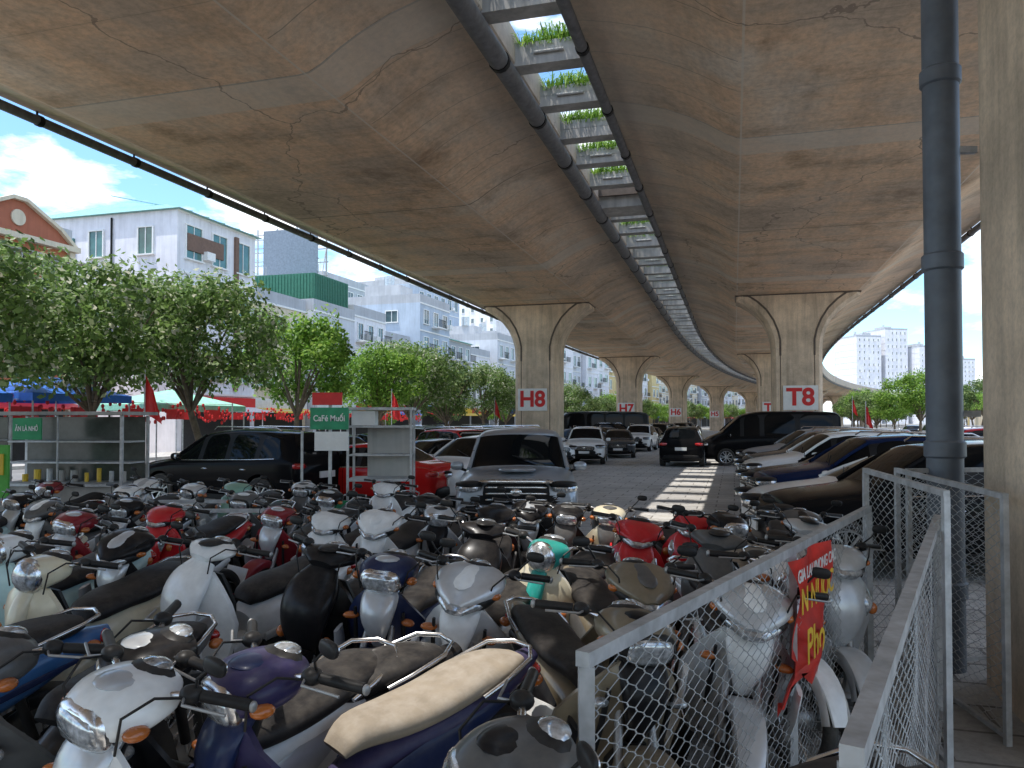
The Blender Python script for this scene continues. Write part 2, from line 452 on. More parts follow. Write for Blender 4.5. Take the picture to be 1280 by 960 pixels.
SPAN = [5.7, 39.7, 74, 108, 142, 176, 210, 244]
lab = {39.7: '8', 74: '7', 108: '6', 142: '5', 176: '4'}
for v in SPAN:
    for uc, L in ((2.9, 'T'), (-9.85, 'H')):
        x, y, th = RF(uc, v)
        o = obj('viaduct_pier', pier, (x, y, 0), th)
        g = obj('groove_lines', grooves, parent=o)
        if v in lab:
            sg = MB(); sg.box((0, 0, 0), (1.55, .05, 1.15), 0)
            ox = -.15 if L == 'H' else .12; oy = -1.0
            s = obj('pier_number_sign', sg.mesh('panel', [M['white']]), (x + ox * cos(th) - oy * sin(th), y + ox * sin(th) + oy * cos(th), 3.0), th)
            t = obj('lettering', text_mesh(L + lab[v], 1.12, M['red'], .004, .035), (0, -.034, 0), 0, s)
            t.rotation_euler = (pi / 2, 0, 0)
mb = MB(); px, py = 3.42, 6.12
mb.tube([(px, py, 0), (px, py, 7.6)], .132, 0, n=28)
for z in (.62, 1.72, 3.2, 4.68, 6.2):
    mb.tube([(px, py, z - .07), (px, py, z - .055), (px, py, z + .055), (px, py, z + .07)], [.135, .15, .15, .135], 0, n=28)
for z in (2.0, 4.1):
    mb.box((px + .1, py, z), (.35, .05, .05), 1)
obj('downpipe', mb.mesh('downpipe', [M['pvc'], M['steel']]))

# ------------------------------------------------------------------ cars
CM = [None, M['glass'], M['cblack'], M['chrome'], M['lens'], M['redlens'], M['tyre'], M['rim'], M['plate'], M['amber']]
paint = {}
def cpaint(n, c, metal=.0, dust=.02, spec=.4, coat=0, rough=.12):
    paint[n] = pm('car_paint_' + n, c, rough, metal, coat=coat, var=.05, dust=dust, scale=4, seams=(.98, -.12, -1.12), spec=spec)
cpaint('black', (.008, .008, .009), spec=.05, dust=.008); cpaint('white', (.84, .84, .83), coat=.3); cpaint('silver', (.36, .39, .43), .45, coat=.3, rough=.3, dust=.05); cpaint('grey', (.07, .075, .08), spec=.08, dust=.01)
cpaint('navy', (.008, .018, .06), spec=.06, dust=.008); cpaint('red', (.50, .012, .012), spec=.2); cpaint('brown', (.035, .025, .022), spec=.06, dust=.01)
KIND = {
 'suv': dict(st=[(2.28, .42, .60, .68, .62, .5, 0), (2.22, .27, .70, .86, .84, .72, 0), (2.0, .23, .84, .98, .91, .76, 0), (1.5, .22, .94, 1.05, .93, .78, 0), (1.08, .22, .99, 1.10, .93, .80, 0),
   (.98, .22, 1.0, 1.15, .93, .79, 1), (.32, .22, 1.02, 1.60, .93, .66, 2), (.22, .22, 1.02, 1.63, .93, .655, 3), (-.42, .22, 1.04, 1.68, .93, .66, 4), (-.52, .22, 1.04, 1.68, .93, .66, 3),
   (-1.2, .22, 1.06, 1.66, .93, .65, 4), (-1.3, .22, 1.06, 1.65, .93, .65, 3), (-1.82, .22, 1.08, 1.60, .91, .62, 5), (-2.16, .24, 1.06, 1.16, .89, .70, 0), (-2.25, .28, .95, 1.02, .87, .70, 0), (-2.30, .45, .75, .82, .7, .6, 0)],
   wx=(1.40, -1.36), wr=.36, w=.93, nose=2.28, tail=-2.30, hz=.78, tz=.98),
 'sedan': dict(st=[(2.30, .40, .55, .62, .60, .5, 0), (2.24, .24, .62, .76, .80, .70, 0), (2.0, .20, .74, .86, .88, .74, 0), (1.5, .19, .83, .93, .90, .76, 0), (1.05, .19, .88, .98, .90, .76, 0),
   (.92, .19, .89, 1.02, .90, .75, 1), (.18, .19, .90, 1.37, .90, .60, 2), (.08, .19, .90, 1.40, .90, .60, 3), (-.42, .19, .91, 1.45, .90, .60, 4), (-.52, .19, .91, 1.45, .90, .60, 3),
   (-1.05, .19, .92, 1.40, .90, .58, 4), (-1.15, .19, .92, 1.38, .90, .58, 5), (-1.72, .20, .94, 1.04, .88, .66, 0), (-2.15, .22, .94, 1.02, .86, .70, 0), (-2.27, .30, .85, .92, .82, .68, 0), (-2.32, .42, .68, .74, .66, .5, 0)],
   wx=(1.40, -1.32), wr=.33, w=.90, nose=2.30, tail=-2.32, hz=.68, tz=.84),
 'pickup': dict(st=[(2.62, .50, .78, .90, .76, .66, 0), (2.57, .36, .90, 1.04, .90, .82, 0), (2.3, .34, .98, 1.10, .93, .83, 0), (1.8, .34, 1.05, 1.15, .93, .83, 0), (1.42, .34, 1.08, 1.17, .93, .83, 0),
   (1.30, .34, 1.09, 1.20, .93, .81, 1), (.60, .34, 1.12, 1.71, .93, .71, 2), (.50, .34, 1.12, 1.76, .93, .70, 3), (.02, .34, 1.13, 1.80, .93, .69, 4), (-.08, .34, 1.13, 1.80, .93, .69, 3),
   (-.78, .34, 1.13, 1.76, .93, .67, 4), (-.92, .34, 1.13, 1.72, .93, .66, 5), (-1.02, .34, 1.10, 1.14, .92, .84, 0), (-1.3, .34, 1.08, 1.12, .92, .85, 0), (-2.55, .36, 1.08, 1.12, .91, .84, 0), (-2.65, .45, 1.02, 1.08, .86, .8, 0)],
   wx=(1.62, -1.45), wr=.39, w=.92, nose=2.62, tail=-2.65, hz=.93, tz=.95),
 'van': dict(st=[(2.85, .42, .70, .78, .66, .55, 0), (2.78, .30, .90, 1.02, .90, .80, 0), (2.55, .26, 1.05, 1.20, .98, .84, 0), (2.2, .25, 1.15, 1.34, 1.0, .86, 0), (2.02, .25, 1.18, 1.42, 1.0, .86, 0),
   (1.92, .25, 1.2, 1.50, 1.0, .86, 1), (1.25, .25, 1.25, 2.12, 1.0, .80, 2), (1.12, .25, 1.25, 2.2, 1.0, .80, 3), (.45, .25, 1.25, 2.32, 1.0, .80, 4), (.3, .25, 1.25, 2.33, 1.0, .80, 3),
   (-1.0, .25, 1.25, 2.34, 1.0, .80, 4), (-1.15, .25, 1.25, 2.34, 1.0, .80, 3), (-2.5, .25, 1.25, 2.32, 1.0, .80, 4), (-2.75, .26, 1.25, 2.25, .99, .79, 0), (-2.82, .3, 1.2, 2.1, .97, .78, 0), (-2.86, .45, 1.1, 1.9, .9, .7, 0)],
   wx=(1.85, -1.75), wr=.37, w=1.0, nose=2.85, tail=-2.86, hz=.88, tz=1.1),
 'bus': dict(st=[(3.5, .42, .80, .88, .80, .75, 0), (3.46, .30, 1.0, 1.15, 1.0, .92, 0), (3.42, .28, 1.1, 1.22, 1.03, .95, 0), (3.40, .28, 1.15, 1.28, 1.04, .96, 1), (3.22, .28, 1.3, 2.35, 1.04, .90, 2),
   (3.0, .28, 1.3, 2.55, 1.04, .90, 3), (1.6, .28, 1.3, 2.62, 1.04, .90, 4), (1.5, .28, 1.3, 2.62, 1.04, .90, 3), (.1, .28, 1.3, 2.62, 1.04, .90, 4), (0, .28, 1.3, 2.62, 1.04, .90, 3),
   (-1.4, .28, 1.3, 2.62, 1.04, .90, 4), (-1.5, .28, 1.3, 2.62, 1.04, .90, 3), (-3.0, .28, 1.3, 2.6, 1.04, .90, 4), (-3.38, .28, 1.3, 2.5, 1.03, .9, 0), (-3.46, .3, 1.2, 2.3, 1.0, .88, 0), (-3.5, .45, 1.0, 2.0, .9, .8, 0)],
   wx=(2.2, -2.0), wr=.42, w=1.04, nose=3.5, tail=-3.5, hz=.8, tz=1.1)}
def car_mesh(kind):
    K = KIND[kind]; st = K['st']; n = len(st)
    vs = []; rings = []
    for (x, zb, zl, zt, w, wt, tag) in st:
        h = zl - zb; wl = w * .955
        if zt - zl < .25: wt2 = min(wl - .04, wt)
        else: wt2 = wt
        half = [(0, zb), (w * .80, zb), (w * .955, zb + .07), (w, zb + .30 * h), (w, zb + .70 * h), (w * .985, zl - .05), (wl, zl),
                (wl + (wt2 - wl) * .55, zl + (zt - .07 - zl) * .58), (wt2, max(zl + .01, zt - .075)), (wt2 * .90, zt - .018), (0, zt + .012)]
        ring = [(x, p[0], p[1]) for p in half] + [(x, -p[0], p[1]) for p in half[-2:0:-1]]
        rings.append(ring)
    nr = len(rings[0])
    for r_ in rings: vs += r_
    fs = []; ms = []
    for i in range(n - 1):
        tag = st[i][6]
        for j in range(nr):
            jj = j if j < 10 else nr - 1 - j
            fs.append((i * nr + j, (i + 1) * nr + j, (i + 1) * nr + (j + 1) % nr, i * nr + (j + 1) % nr))
            m = 0
            if jj in (6, 7):
                if tag in (1, 3): m = 1
                elif tag in (2, 4): m = 2
            if jj == 9 and tag in (1, 5): m = 1
            if jj == 8 and tag == 1: m = 1
            if jj in (0, 1): m = 2
            ms.append(m)
    fs.append(tuple(range(nr))); ms.append(2)
    fs.append(tuple((n - 1) * nr + j for j in range(nr))[::-1]); ms.append(0)
    me = bpy.data.meshes.new('tmp'); me.from_pydata(vs, [], fs)
    for i in range(10): me.materials.append(CM[i] if CM[i] else paint['black'])
    me.polygons.foreach_set('material_index', ms); me.polygons.foreach_set('use_smooth', [True] * len(fs))
    bmx = bmesh.new(); bmx.from_mesh(me)
    cl = bmx.edges.layers.float.new('crease_edge')
    for e in bmx.edges:
        fm = set(f.material_index for f in e.link_faces)
        if 1 in fm and len(fm) > 1: e[cl] = .55
        if abs(e.verts[0].co.z - e.verts[1].co.z) < .12:
            a, b2 = e.verts[0].index % nr, e.verts[1].index % nr
            if a == b2 and (a in (6, nr - 6)): e[cl] = max(e[cl], .6)
    bmesh.ops.recalc_face_normals(bmx, faces=bmx.faces)
    bmx.to_mesh(me); bmx.free()
    o = bpy.data.objects.new('tmp', me); COL.objects.link(o)
    ss = o.modifiers.new('s', 'SUBSURF'); ss.levels = 2; ss.render_levels = 2
    cb = MB()
    for wx in K['wx']:
        for sy in (-1, 1):
            rr = K['wr'] * 1.17
            seg = 28; y0, y1 = sy * (K['w'] - .30), sy * (K['w'] + .15)
            vv = [(wx + rr * cos(2 * pi * q / seg), y, K['wr'] + rr * sin(2 * pi * q / seg)) for y in (y0, y1) for q in range(seg)]
            ff = [(q, (q + 1) % seg, seg + (q + 1) % seg, seg + q) for q in range(seg)] + [tuple(range(seg))[::-1], tuple(range(seg, 2 * seg))]
            cb.add(vv, ff, 2)
    cme = cb.mesh('cut', [CM[i] if CM[i] else paint['black'] for i in range(10)])
    bb = bmesh.new(); bb.from_mesh(cme); bmesh.ops.recalc_face_normals(bb, faces=bb.faces); bb.to_mesh(cme); bb.free()
    co = bpy.data.objects.new('cut', cme); COL.objects.link(co)
    bo = o.modifiers.new('b', 'BOOLEAN'); bo.operation = 'DIFFERENCE'; bo.object = co; bo.solver = 'EXACT'
    bpy.context.view_layer.update()
    ev = bpy.data.meshes.new_from_object(o.evaluated_get(bpy.context.evaluated_depsgraph_get()))
    bpy.data.objects.remove(o); bpy.data.objects.remove(co)
    mb = MB()
    mb.v = [tuple(p.co) for p in ev.vertices]
    for p in ev.polygons: mb.f.append(list(p.vertices)); mb.m.append(p.material_index); mb.s.append(True)
    wr = K['wr']; w = K['w']; nx = K['nose']; tx = K['tail']; hz = K['hz']; tz = K['tz']
    for sy in (-1, 1):   # A pillars
        s5, s6 = st[5], st[6]
        w5 = min(s5[4] * .955 - .04, s5[5]); a0 = Vector((s5[0] + .02, sy * (w5 - .005), s5[3] - .045)); a1 = Vector((s6[0] + .0, sy * (s6[5] - .01), s6[3] - .07))
        mb.tube([a0, a0.lerp(a1, .5) + Vector((.012, 0, .012)), a1], [.034, .03, .034], 0, n=8)
    for wx in K['wx']:
        for sy in (-1, 1):
            yc = sy * (w - .12)
            mb.lathe((wx, yc, wr), [(wr * .66, -.10), (wr * .93, -.11), (wr * .99, -.085), (wr, -.03), (wr, .03), (wr * .99, .085), (wr * .93, .11), (wr * .66, .10)], 6, 30)
            mb.lathe((wx, yc + sy * .055, wr), [(wr * .68, sy * .05), (wr * .66, sy * -.02), (.001, sy * -.03)], 2, 30)
            mb.lathe((wx, yc, wr), [(wr * .64, sy * .10), (wr * .70, sy * .112), (wr * .70, sy * .085)], 7, 30)
            mb.lathe((wx, yc, wr), [(.001, sy * .10), (wr * .16, sy * .10), (wr * .20, sy * .05)], 7, 14)
            for q in range(5):
                for dd in (-.13, .13):
                    a = 2 * pi * q / 5 + dd * 1.2; a2 = 2 * pi * q / 5 + dd * 2
                    p0 = (wx + wr * .12 * cos(a), yc + sy * .075, wr + wr * .12 * sin(a)); p1 = (wx + wr * .67 * cos(a2), yc + sy * .092, wr + wr * .67 * sin(a2))
                    mb.beam(p0, p1, .03, .03, 7)
    rz = lambda a: Matrix.Rotation(a, 3, 'Z')
    fw = .06 if kind != 'pickup' else .09
    for sy in (-1, 1):
        mb.ell((nx - .20 + fw, sy * (w - .22), hz + .02), (.20, .20, .08), 4, rot=rz(-sy * .55), e=2.6)
        mb.ell((nx - .19 + fw, sy * (w - .225), hz + .065), (.20, .20, .055), 2, rot=rz(-sy * .55), e=2.6)
        mb.ell((nx - .08, sy * (w - .28), hz - .30), (.09, .12, .05), 2, e=3)
        mb.ell((nx - .05, sy * (w - .28), hz - .30), (.085, .05, .03), 4)
        if kind == 'sedan' or kind == 'suv':
            mb.ell((tx + .11, sy * (w - .22), tz - .03), (.13, .19, .065), 5, rot=rz(sy * .45), e=3)
        else:
            mb.box((tx + .06, sy * (w - .13), tz), (.08, .12, .35), 5)
        ax = st[5][0]; az = st[5][2]
        mb.ell((ax - .18, sy * (w + .10), az + .10), (.07, .11, .075), 0, e=2.8)
        mb.ell((ax - .235, sy * (w + .10), az + .10), (.025, .09, .06), 3, e=3)
        mb.beam((ax - .15, sy * (w - .06), az + .02), (ax - .17, sy * (w + .06), az + .06), .05, .04, 2)
        for hx in (.12, -.92) if kind != 'pickup' else (.45, -.45):
            mb.ell((hx, sy * (w * .985), st[5][2] - .14), (.10, .03, .018), 3 if kind != 'van' else 2)
        if kind in ('suv', 'sedan'):
            mb.box((0.02, sy * (w - .012), .30 if kind == 'suv' else .26), (1.9, .06, .10), 2)
            zz = st[6][2] + .012
            mb.tube([(.80, sy * (w * .955 + .004), st[5][2] + .02), (.2, sy * (w * .955 + .004), zz), (-1.1, sy * (w * .955 + .004), zz + .03), (-1.7, sy * (w * .94), zz + .055)], .008, 3, n=5)
        if kind == 'suv':
            mb.tube([(.15, sy * .60, 1.66), (.05, sy * .61, 1.72), (-1.5, sy * .60, 1.70), (-1.65, sy * .59, 1.63)], .016, 3, n=6)
    gw = .48 if kind != 'pickup' else .42
    if kind == 'bus':
        mb.box((nx, 0, .62), (.05, 1.2, .16), 2)
    elif kind == 'pickup':
        mb.ell((nx - .05, 0, hz - .06), (.10, .50, .17), 2, e=4)
        for q in range(3): mb.ell((nx + .03, 0, hz - .15 + q * .09), (.035, .46, .018), 3, e=4)
        mb.ell((nx + .05, 0, hz - .04), (.02, .085, .055), 3)
        mb.ell((nx - .03, 0, hz + .115), (.11, .56, .03), 3, e=4)
        mb.ell((nx - .02, 0, .47), (.09, .62, .13), 2, e=4)
        mb.ell((nx - .14, 0, .60), (.22, .90, .11), 0, e=4)
        mb.box((nx + .085, 0, .60), (.02, .47, .12), 8)
        mb.ell((1.85, 0, 1.18), (.35, .30, .04), 0, e=3)
        for sy in (-1, 1): mb.ell((nx - .04, sy * .66, .60), (.13, .12, .09), 2, e=3)
    else:
        mb.ell((nx - .04, 0, hz - .05), (.08, gw, .10), 2, e=4)
        for q in range(3): mb.ell((nx + .025, 0, hz - .10 + q * .05), (.025, gw - .04, .008), 3, e=4)
        mb.ell((nx + .04, 0, hz - .02), (.015, .06, .045), 3)
        mb.ell((nx - .06, 0, hz - .33), (.10, .58, .07), 2, e=4)
        mb.box((nx + .045, 0, hz - .22), (.02, .47, .11), 8)
    mb.box((tx - .015, 0, tz - .22 if kind != 'sedan' else .62), (.03, .47, .13), 8)
    mb.ell((tx + .05, 0, .42), (.09, w * .8, .10), 2, e=4)
    mb.beam((st[5][0] + .02, .45, st[5][3] + .02), (st[5][0] - .18, -.1, st[5][3] + .16), .015, .015, 2)
    return mb.mesh('car_' + kind, [CM[i] if CM[i] else paint['black'] for i in range(10)], 32)
CARS = {k: car_mesh(k) for k in KIND}
NAMES = {'suv': 'parked_suv', 'sedan': 'parked_car', 'pickup': 'pickup_truck', 'van': 'passenger_van', 'bus': 'minibus'}
def car(kind, x, y, hx, hy, col, sc=1.0, z=0):
    o = obj(NAMES[kind], CARS[kind], (x, y, z), atan2(hy, hx)); o.scale = (sc, sc, sc)
    o.material_slots[0].link = 'OBJECT'; o.material_slots[0].material = paint[col]
    return o
def carUV(kind, u, v, ang, col, sc=1.0):
    x, y, th = RF(u, v); a = th + radians(ang)
    return car(kind, x, y, cos(a), sin(a), col, sc)
hil = car('pickup', .14, 14.0, -.03, -1, 'silver')
t = obj('number_plate_text', text_mesh('29H', .11, M['cblack'], .001, .003), (2.62 + .098, 0, .60), 0, hil); t.rotation_euler = (pi / 2, 0, pi / 2)
car('suv', -6.15, 17.6, -.90, .42, 'black', 1.05)
car('sedan', -3.5, 17.8, -.93, .35, 'red')
car('sedan', -2.35, 21.0, -.62, -.75, 'black'); car('suv', -.75, 18.9, -.62, -.78, 'white', .95)
car('suv', 3.45, 35.8, -.15, -1, 'white', .98); car('sedan', 5.7, 41.5, -.15, -1, 'grey')
car('suv', 7.55, 34, .27, .96, 'black'); car('bus', 7.0, 60, -1, -.15, 'grey')
car('suv', 11.9, 64, -.1, -1, 'white', .95)
car('van', 11.1, 33.6, -.985, .17, 'black')
cols = ['black', 'white', 'navy', 'black', 'white', 'grey', 'black', 'silver', 'black']
kinds = ['suv', 'sedan', 'suv', 'sedan', 'suv', 'suv', 'sedan', 'suv', 'suv']
for i in range(8):
    v = 11.3 + 2.42 * i
    carUV(kinds[i], 2.45 + R.uniform(-.15, .15), v, 180 + 10 + R.uniform(-2, 2), cols[i], 1.0)
for i in range(7):
    carUV(R.choice(['suv', 'sedan']), 8.6, 20 + 2.6 * i, 180 + R.uniform(-3, 3), R.choice(list(paint)), 1)
for i in range(9):
    carUV(R.choice(['suv', 'sedan']), 2.2, 44 + 2.6 * i, 180 + R.uniform(-3, 3), R.choice(list(paint)), 1)
for i in range(14):
    carUV(R.choice(['suv', 'sedan', 'sedan']), -8.6, 24.5 + 2.6 * i if i < 5 else 32 + 2.6 * i, -35 + R.uniform(-3, 3), R.choice(['black', 'white', 'grey', 'black', 'navy', 'silver', 'red']), 1)
for i in range(16):
    carUV(R.choice(['suv', 'sedan', 'sedan']), -13.0, 21.5 + 2.7 * i, -35 + R.uniform(-3, 3), R.choice(['black', 'white', 'grey', 'black', 'navy', 'silver']), 1)
for i in range(8):
    carUV(R.choice(['suv', 'sedan']), -5.8, 50 + 6.0 * i, -92, R.choice(['black', 'white', 'grey']), 1)
for i in range(6):
    carUV(R.choice(['suv', 'sedan']), 16.2, 30 + 11.0 * i, 90, R.choice(list(paint)), 1)

# ------------------------------------------------------------------ motorbikes
bpaint = {}
def bp(n, c, dust=.3, metal=0, coat=.4, spec=.3): bpaint[n] = pm('bike_paint_' + n, c, .28, metal, coat=coat, var=.12, dust=dust, scale=7, spec=spec)
bp('white', (.84, .84, .82), .12); bp('black', (.008, .008, .010), .07, coat=.05, spec=.15); bp('navy', (.010, .020, .07), .1, coat=.08, spec=.2); bp('red', (.58, .012, .02), .1, coat=.2); bp('maroon', (.22, .01, .02), .1, coat=.1)
bp('silver', (.58, .59, .60), .12, .3); bp('cream', (.72, .64, .46), .15); bp('teal', (.02, .36, .30), .1); bp('paleteal', (.52, .72, .70), .15)
bp('grey', (.10, .10, .10), .18, .1, .1, .2); bp('bronze', (.22, .18, .12), .25, .2); bp('purple', (.03, .025, .08), .1, coat=.08, spec=.2); bp('green', (.22, .42, .33), .2); bp('blue', (.03, .12, .30), .12)
def wheel(mb, x, r, tw, spoke):
    z = r
    tor = []
    for q in range(13):
        a = 2 * pi * q / 12; tor.append((r - tw + tw * cos(a), tw * .95 * sin(a)))
    mb.lathe((x, 0, z), tor, 5, 28)
    ri = r - tw * 1.7
    mb.lathe((x, 0, z), [(ri, -.028), (ri + .022, -.03), (ri + .022, .03), (ri, .028), (ri - .006, 0), (ri, -.028)], 3 if spoke else 2, 28)
    mb.lathe((x, 0, z), [(.001, -.06), (.055, -.06), (.062, -.04), (.062, .04), (.055, .06), (.001, .06)], 4, 16)
    if spoke:
        for q in range(24):
            a = 2 * pi * q / 24; sd = .035 if q % 2 else -.035; a2 = a + (.35 if (q // 2) % 2 else -.35)
            mb.tube([(x + .055 * cos(a2), sd, z + .055 * sin(a2)), (x + ri * cos(a), 0, z + ri * sin(a))], .0028, 3, n=4, caps=False)
    else:
        for q in range(5):
            a = 2 * pi * q / 5
            mb.beam((x + .04 * cos(a), 0, z + .04 * sin(a)), (x + (ri + .01) * cos(a + .15), 0, z + (ri + .01) * sin(a + .15)), .035, .035, 4)
    mb.lathe((x, .062, z), [(.10, 0), (.10, .004), (.055, .004)], 3, 20)
def arc(mb, cx, cz, rad, a0, a1, w, mat, t=.012, k=9, taper=.6):
    st = []
    for q in range(k):
        f = q / (k - 1); a = radians(a0 + (a1 - a0) * f); ww = w * (1 - (1 - taper) * abs(2 * f - 1) ** 3)
        st.append((cx + rad * cos(a), cz + rad * sin(a), ww, t))
    mb.sweep(st, mat, n=14, sub=2, e=3.2)
    for sy in (-1, 1):
        st2 = []
        for q in range(k):
            f = q / (k - 1); a = radians(a0 + (a1 - a0) * f); dr = .028
            st2.append((cx + (rad - dr) * cos(a), cz + (rad - dr) * sin(a), .006, .032))
        mb.sweep(st2, mat, n=8, sub=2, y0=sy * w * .92)
def shield(mb, rows, mat, th=.02):
    K = 9; vs = []
    for side in (0, 1):
        for (x, z, w, sb) in rows:
            for j in range(K):
                t = -1 + 2 * j / (K - 1)
                vs.append((x - sb * t * t - side * th, w * t, z + .0))
    fs = []; n = len(rows) * K
    for i in range(len(rows) - 1):
        for j in range(K - 1):
            a = i * K + j
            fs.append((a, a + 1, a + K + 1, a + K)); fs.append((n + a, n + a + K, n + a + K + 1, n + a + 1))
    def wall(a, b): fs.append((a, b, b + n, a + n))
    for j in range(K - 1): wall(j + 1, j); wall((len(rows) - 1) * K + j, (len(rows) - 1) * K + j + 1)
    for i in range(len(rows) - 1): wall(i * K, (i + 1) * K); wall((i + 1) * K + K - 1, i * K + K - 1)
    mb.add(vs, fs, mat, True)
def bars(mb, x, z, mirrors=3, wide=.35):
    for sy in (-1, 1):
        mb.tube([(x, 0, z), (x + .01, sy * .10, z), (x - .02, sy * .20, z + .035), (x - .09, sy * wide, z + .03)], .012, 3, n=8)
        mb.tube([(x - .035, sy * .235, z + .035), (x - .10, sy * (wide + .02), z + .03)], .018, 2, n=10)
        mb.ell((x - .10, sy * (wide + .03), z + .03), (.014, .01, .018), 4)
        mb.tube([(x + .0, sy * .20, z + .035), (x + .035, sy * .24, z + .03), (x - .02, sy * (wide + .01), z + .022)], .005, 4, n=6)
        mb.ell((x - .02, sy * .205, z + .035), (.035, .035, .028), 2)
        mb.tube([(x, sy * .21, z + .03), (x + .09, sy * .19, z + .05), (x + .16, sy * .15, z + .0), (x + .15, sy * .12, z - .12)], .0045, 2, n=5)
        if (sy == 1 and mirrors & 1) or (sy == -1 and mirrors & 2):
            mb.tube([(x - .03, sy * .21, z + .05), (x - .0, sy * .25, z + .10), (x - .01, sy * .28, z + .135)], .005, 2, n=6)
            mb.ell((x - .012, sy * .305, z + .15), (.014, .048, .026), 2, e=2.8)
            mb.ell((x - .023, sy * .305, z + .15), (.005, .042, .021), 3, e=2.8)
def rear_kit(mb, rx, rr, rack=True, sh=0):
    mb.tube([(.02, -.12, .20), (-.20, -.14, .20), (-.30, -.155, .22)], [.014, .016, .02], 3, n=8)
    mb.tube([(-.28, -.16, .215), (-.34, -.165, .225), (rx - .18, -.165, .32), (rx - .24, -.165, .335)], [.022, .043, .048, .025], 3, n=12)
    mb.sweep([(-.40, .29, .008, .03), (rx + .05, .345, .008, .035)], 2, y0=-.215, n=8)
    for sy in (-1, 1):
        mb.tube([(rx + .02, sy * .11, rr), (rx + .13, sy * .12, .62)], .011, 3, n=8)
        mb.tube([(rx + .04, sy * .112, rr + .07), (rx + .12, sy * .12, .56)], .024, 3 if sh else 2, n=10)
    mb.box((rx - .30, 0, .52), (.012, .19, .14), 9, rot=Matrix.Rotation(-.35, 3, 'Y'))
    if rack:
        pts = [(-.46, .145, .77), (-.56, .155, .81), (-.72, .13, .86), (-.80, .05, .87), (-.80, -.05, .87), (-.72, -.13, .86), (-.56, -.155, .81), (-.46, -.145, .77)]
        mb.tube(pts, .010, 3, n=8)
    mb.tube([(-.08, .10, .16), (-.12, .17, .02)], .011, 2, n=6); mb.tube([(-.08, -.10, .16), (-.12, -.17, .02)], .011, 2, n=6)
def headlamp(mb, st, n=16):
    mb.sweep(st, 6, n=n)
    s2 = [(p[0] - .012, p[1] + .004, p[2] + .012, p[3] + .012) for p in st[:-1]] + [(st[-1][0] - .02, st[-1][1] + .004, st[-1][2] * .9, st[-1][3] * .9)]
    mb.sweep(s2, 2, n=n)
def underbone(variant=0):
    mb = MB(); r = .285; fx, rx = .62, -.62
    wheel(mb, fx, r, .038, variant != 1); wheel(mb, rx, r, .043, variant != 1)
    for sy in (-1, 1):
        mb.tube([(fx, sy * .075, r), (.50, sy * .075, .60), (.44, sy * .06, .78)], [.022, .018, .018], 4, n=10)
        mb.tube([(fx + .02, sy * .075, r + .02), (fx - .02, sy * .075, r + .13)], .028, 2, n=10)
    arc(mb, fx, r, r + .035, 12, 172, .066, 0)
    mb.tube([(.47, 0, .66), (.38, 0, .95)], .03, 2, n=10)
    shield(mb, [(.50, .90, .095, .02), (.515, .84, .16, .05), (.50, .76, .22, .10), (.475, .66, .265, .15), (.45, .56, .265, .17), (.42, .46, .235, .16), (.37, .37, .17, .13), (.33, .33, .10, .06)], 0)
    mb.sweep([(.43, .93, .08, .03), (.50, .86, .105, .04), (.53, .76, .09, .045), (.50, .66, .05, .035), (.47, .60, .03, .02)], 10, n=14)
    shield(mb, [(.505, .60, .05, .01), (.482, .52, .085, .03), (.45, .42, .07, .03)], 2, .03)
    for sy in (-1, 1):
        mb.ell((.49, sy * .165, .75), (.03, .045, .02), 7 if variant != 2 else 6, rot=Matrix.Rotation(sy * -.5, 3, 'Z'))
        mb.sweep([(.50, .80, .008, .012), (.47, .66, .012, .012), (.43, .52, .010, .01)], 2, y0=sy * .14, n=8)
        mb.sweep([(.46, .66, .012, .05), (.42, .54, .012, .06), (.36, .42, .01, .04)], 10, y0=sy * .25, n=8)
    if variant == 1:
        mb.sweep([(.25, 1.035, .07, .02), (.33, 1.03, .16, .052), (.44, .995, .185, .06), (.54, .945, .12, .045), (.595, .91, .04, .018)], 0, n=18)
        headlamp(mb, [(.44, .965, .165, .034), (.54, .92, .125, .038), (.60, .88, .05, .018)])
        mb.ell((.47, 0, 1.035), (.11, .06, .014), 10, rot=Matrix.Rotation(.42, 3, 'Y'))
    else:
        mb.sweep([(.25, 1.025, .07, .03), (.32, 1.015, .145, .065), (.42, .995, .16, .078), (.50, .97, .13, .066), (.54, .96, .09, .048)], 0, n=18)
        mb.ell((.512, 0, .957), (.05, .108, .058), 6, e=2.8, rot=Matrix.Rotation(.25, 3, 'Y'))
        mb.ell((.505, 0, .959), (.045, .120, .069), 2 if variant else 3, e=2.8, rot=Matrix.Rotation(.25, 3, 'Y'))
        mb.ell((.40, 0, 1.06), (.09, .08, .018), 10)
    for sy in (-1, 1): mb.ell((.455, sy * .158, .965), (.04, .028, .022), 7)
    mb.ell((.32, 0, 1.05), (.065, .095, .04), 2)
    mb.ell((.30, 0, 1.075), (.045, .06, .022), 6)
    bars(mb, .34, 1.02, 1 if variant == 0 else (3 if variant == 1 else 0))
    mb.sweep([(.40, .60, .05, .05), (.26, .50, .062, .07), (.12, .50, .075, .09), (-.05, .56, .10, .12), (-.25, .63, .125, .105), (-.50, .71, .125, .075), (-.72, .77, .09, .05), (-.86, .82, .04, .025)], 0, n=18)
    for sy in (-1, 1):
        mb.sweep([(-.0, .52, .01, .07), (-.20, .57, .015, .085), (-.42, .66, .014, .05), (-.62, .73, .01, .02)], 10, y0=sy * .118, n=8)
        mb.ell((-.80, sy * .085, .74), (.045, .028, .025), 7)
    mb.sweep([(.10, .68, .07, .02), (.02, .725, .10, .045), (-.14, .735, .125, .05), (-.30, .755, .135, .05), (-.50, .80, .135, .052), (-.66, .82, .115, .042), (-.76, .825, .06, .02)], 1, n=18, e=2.6)
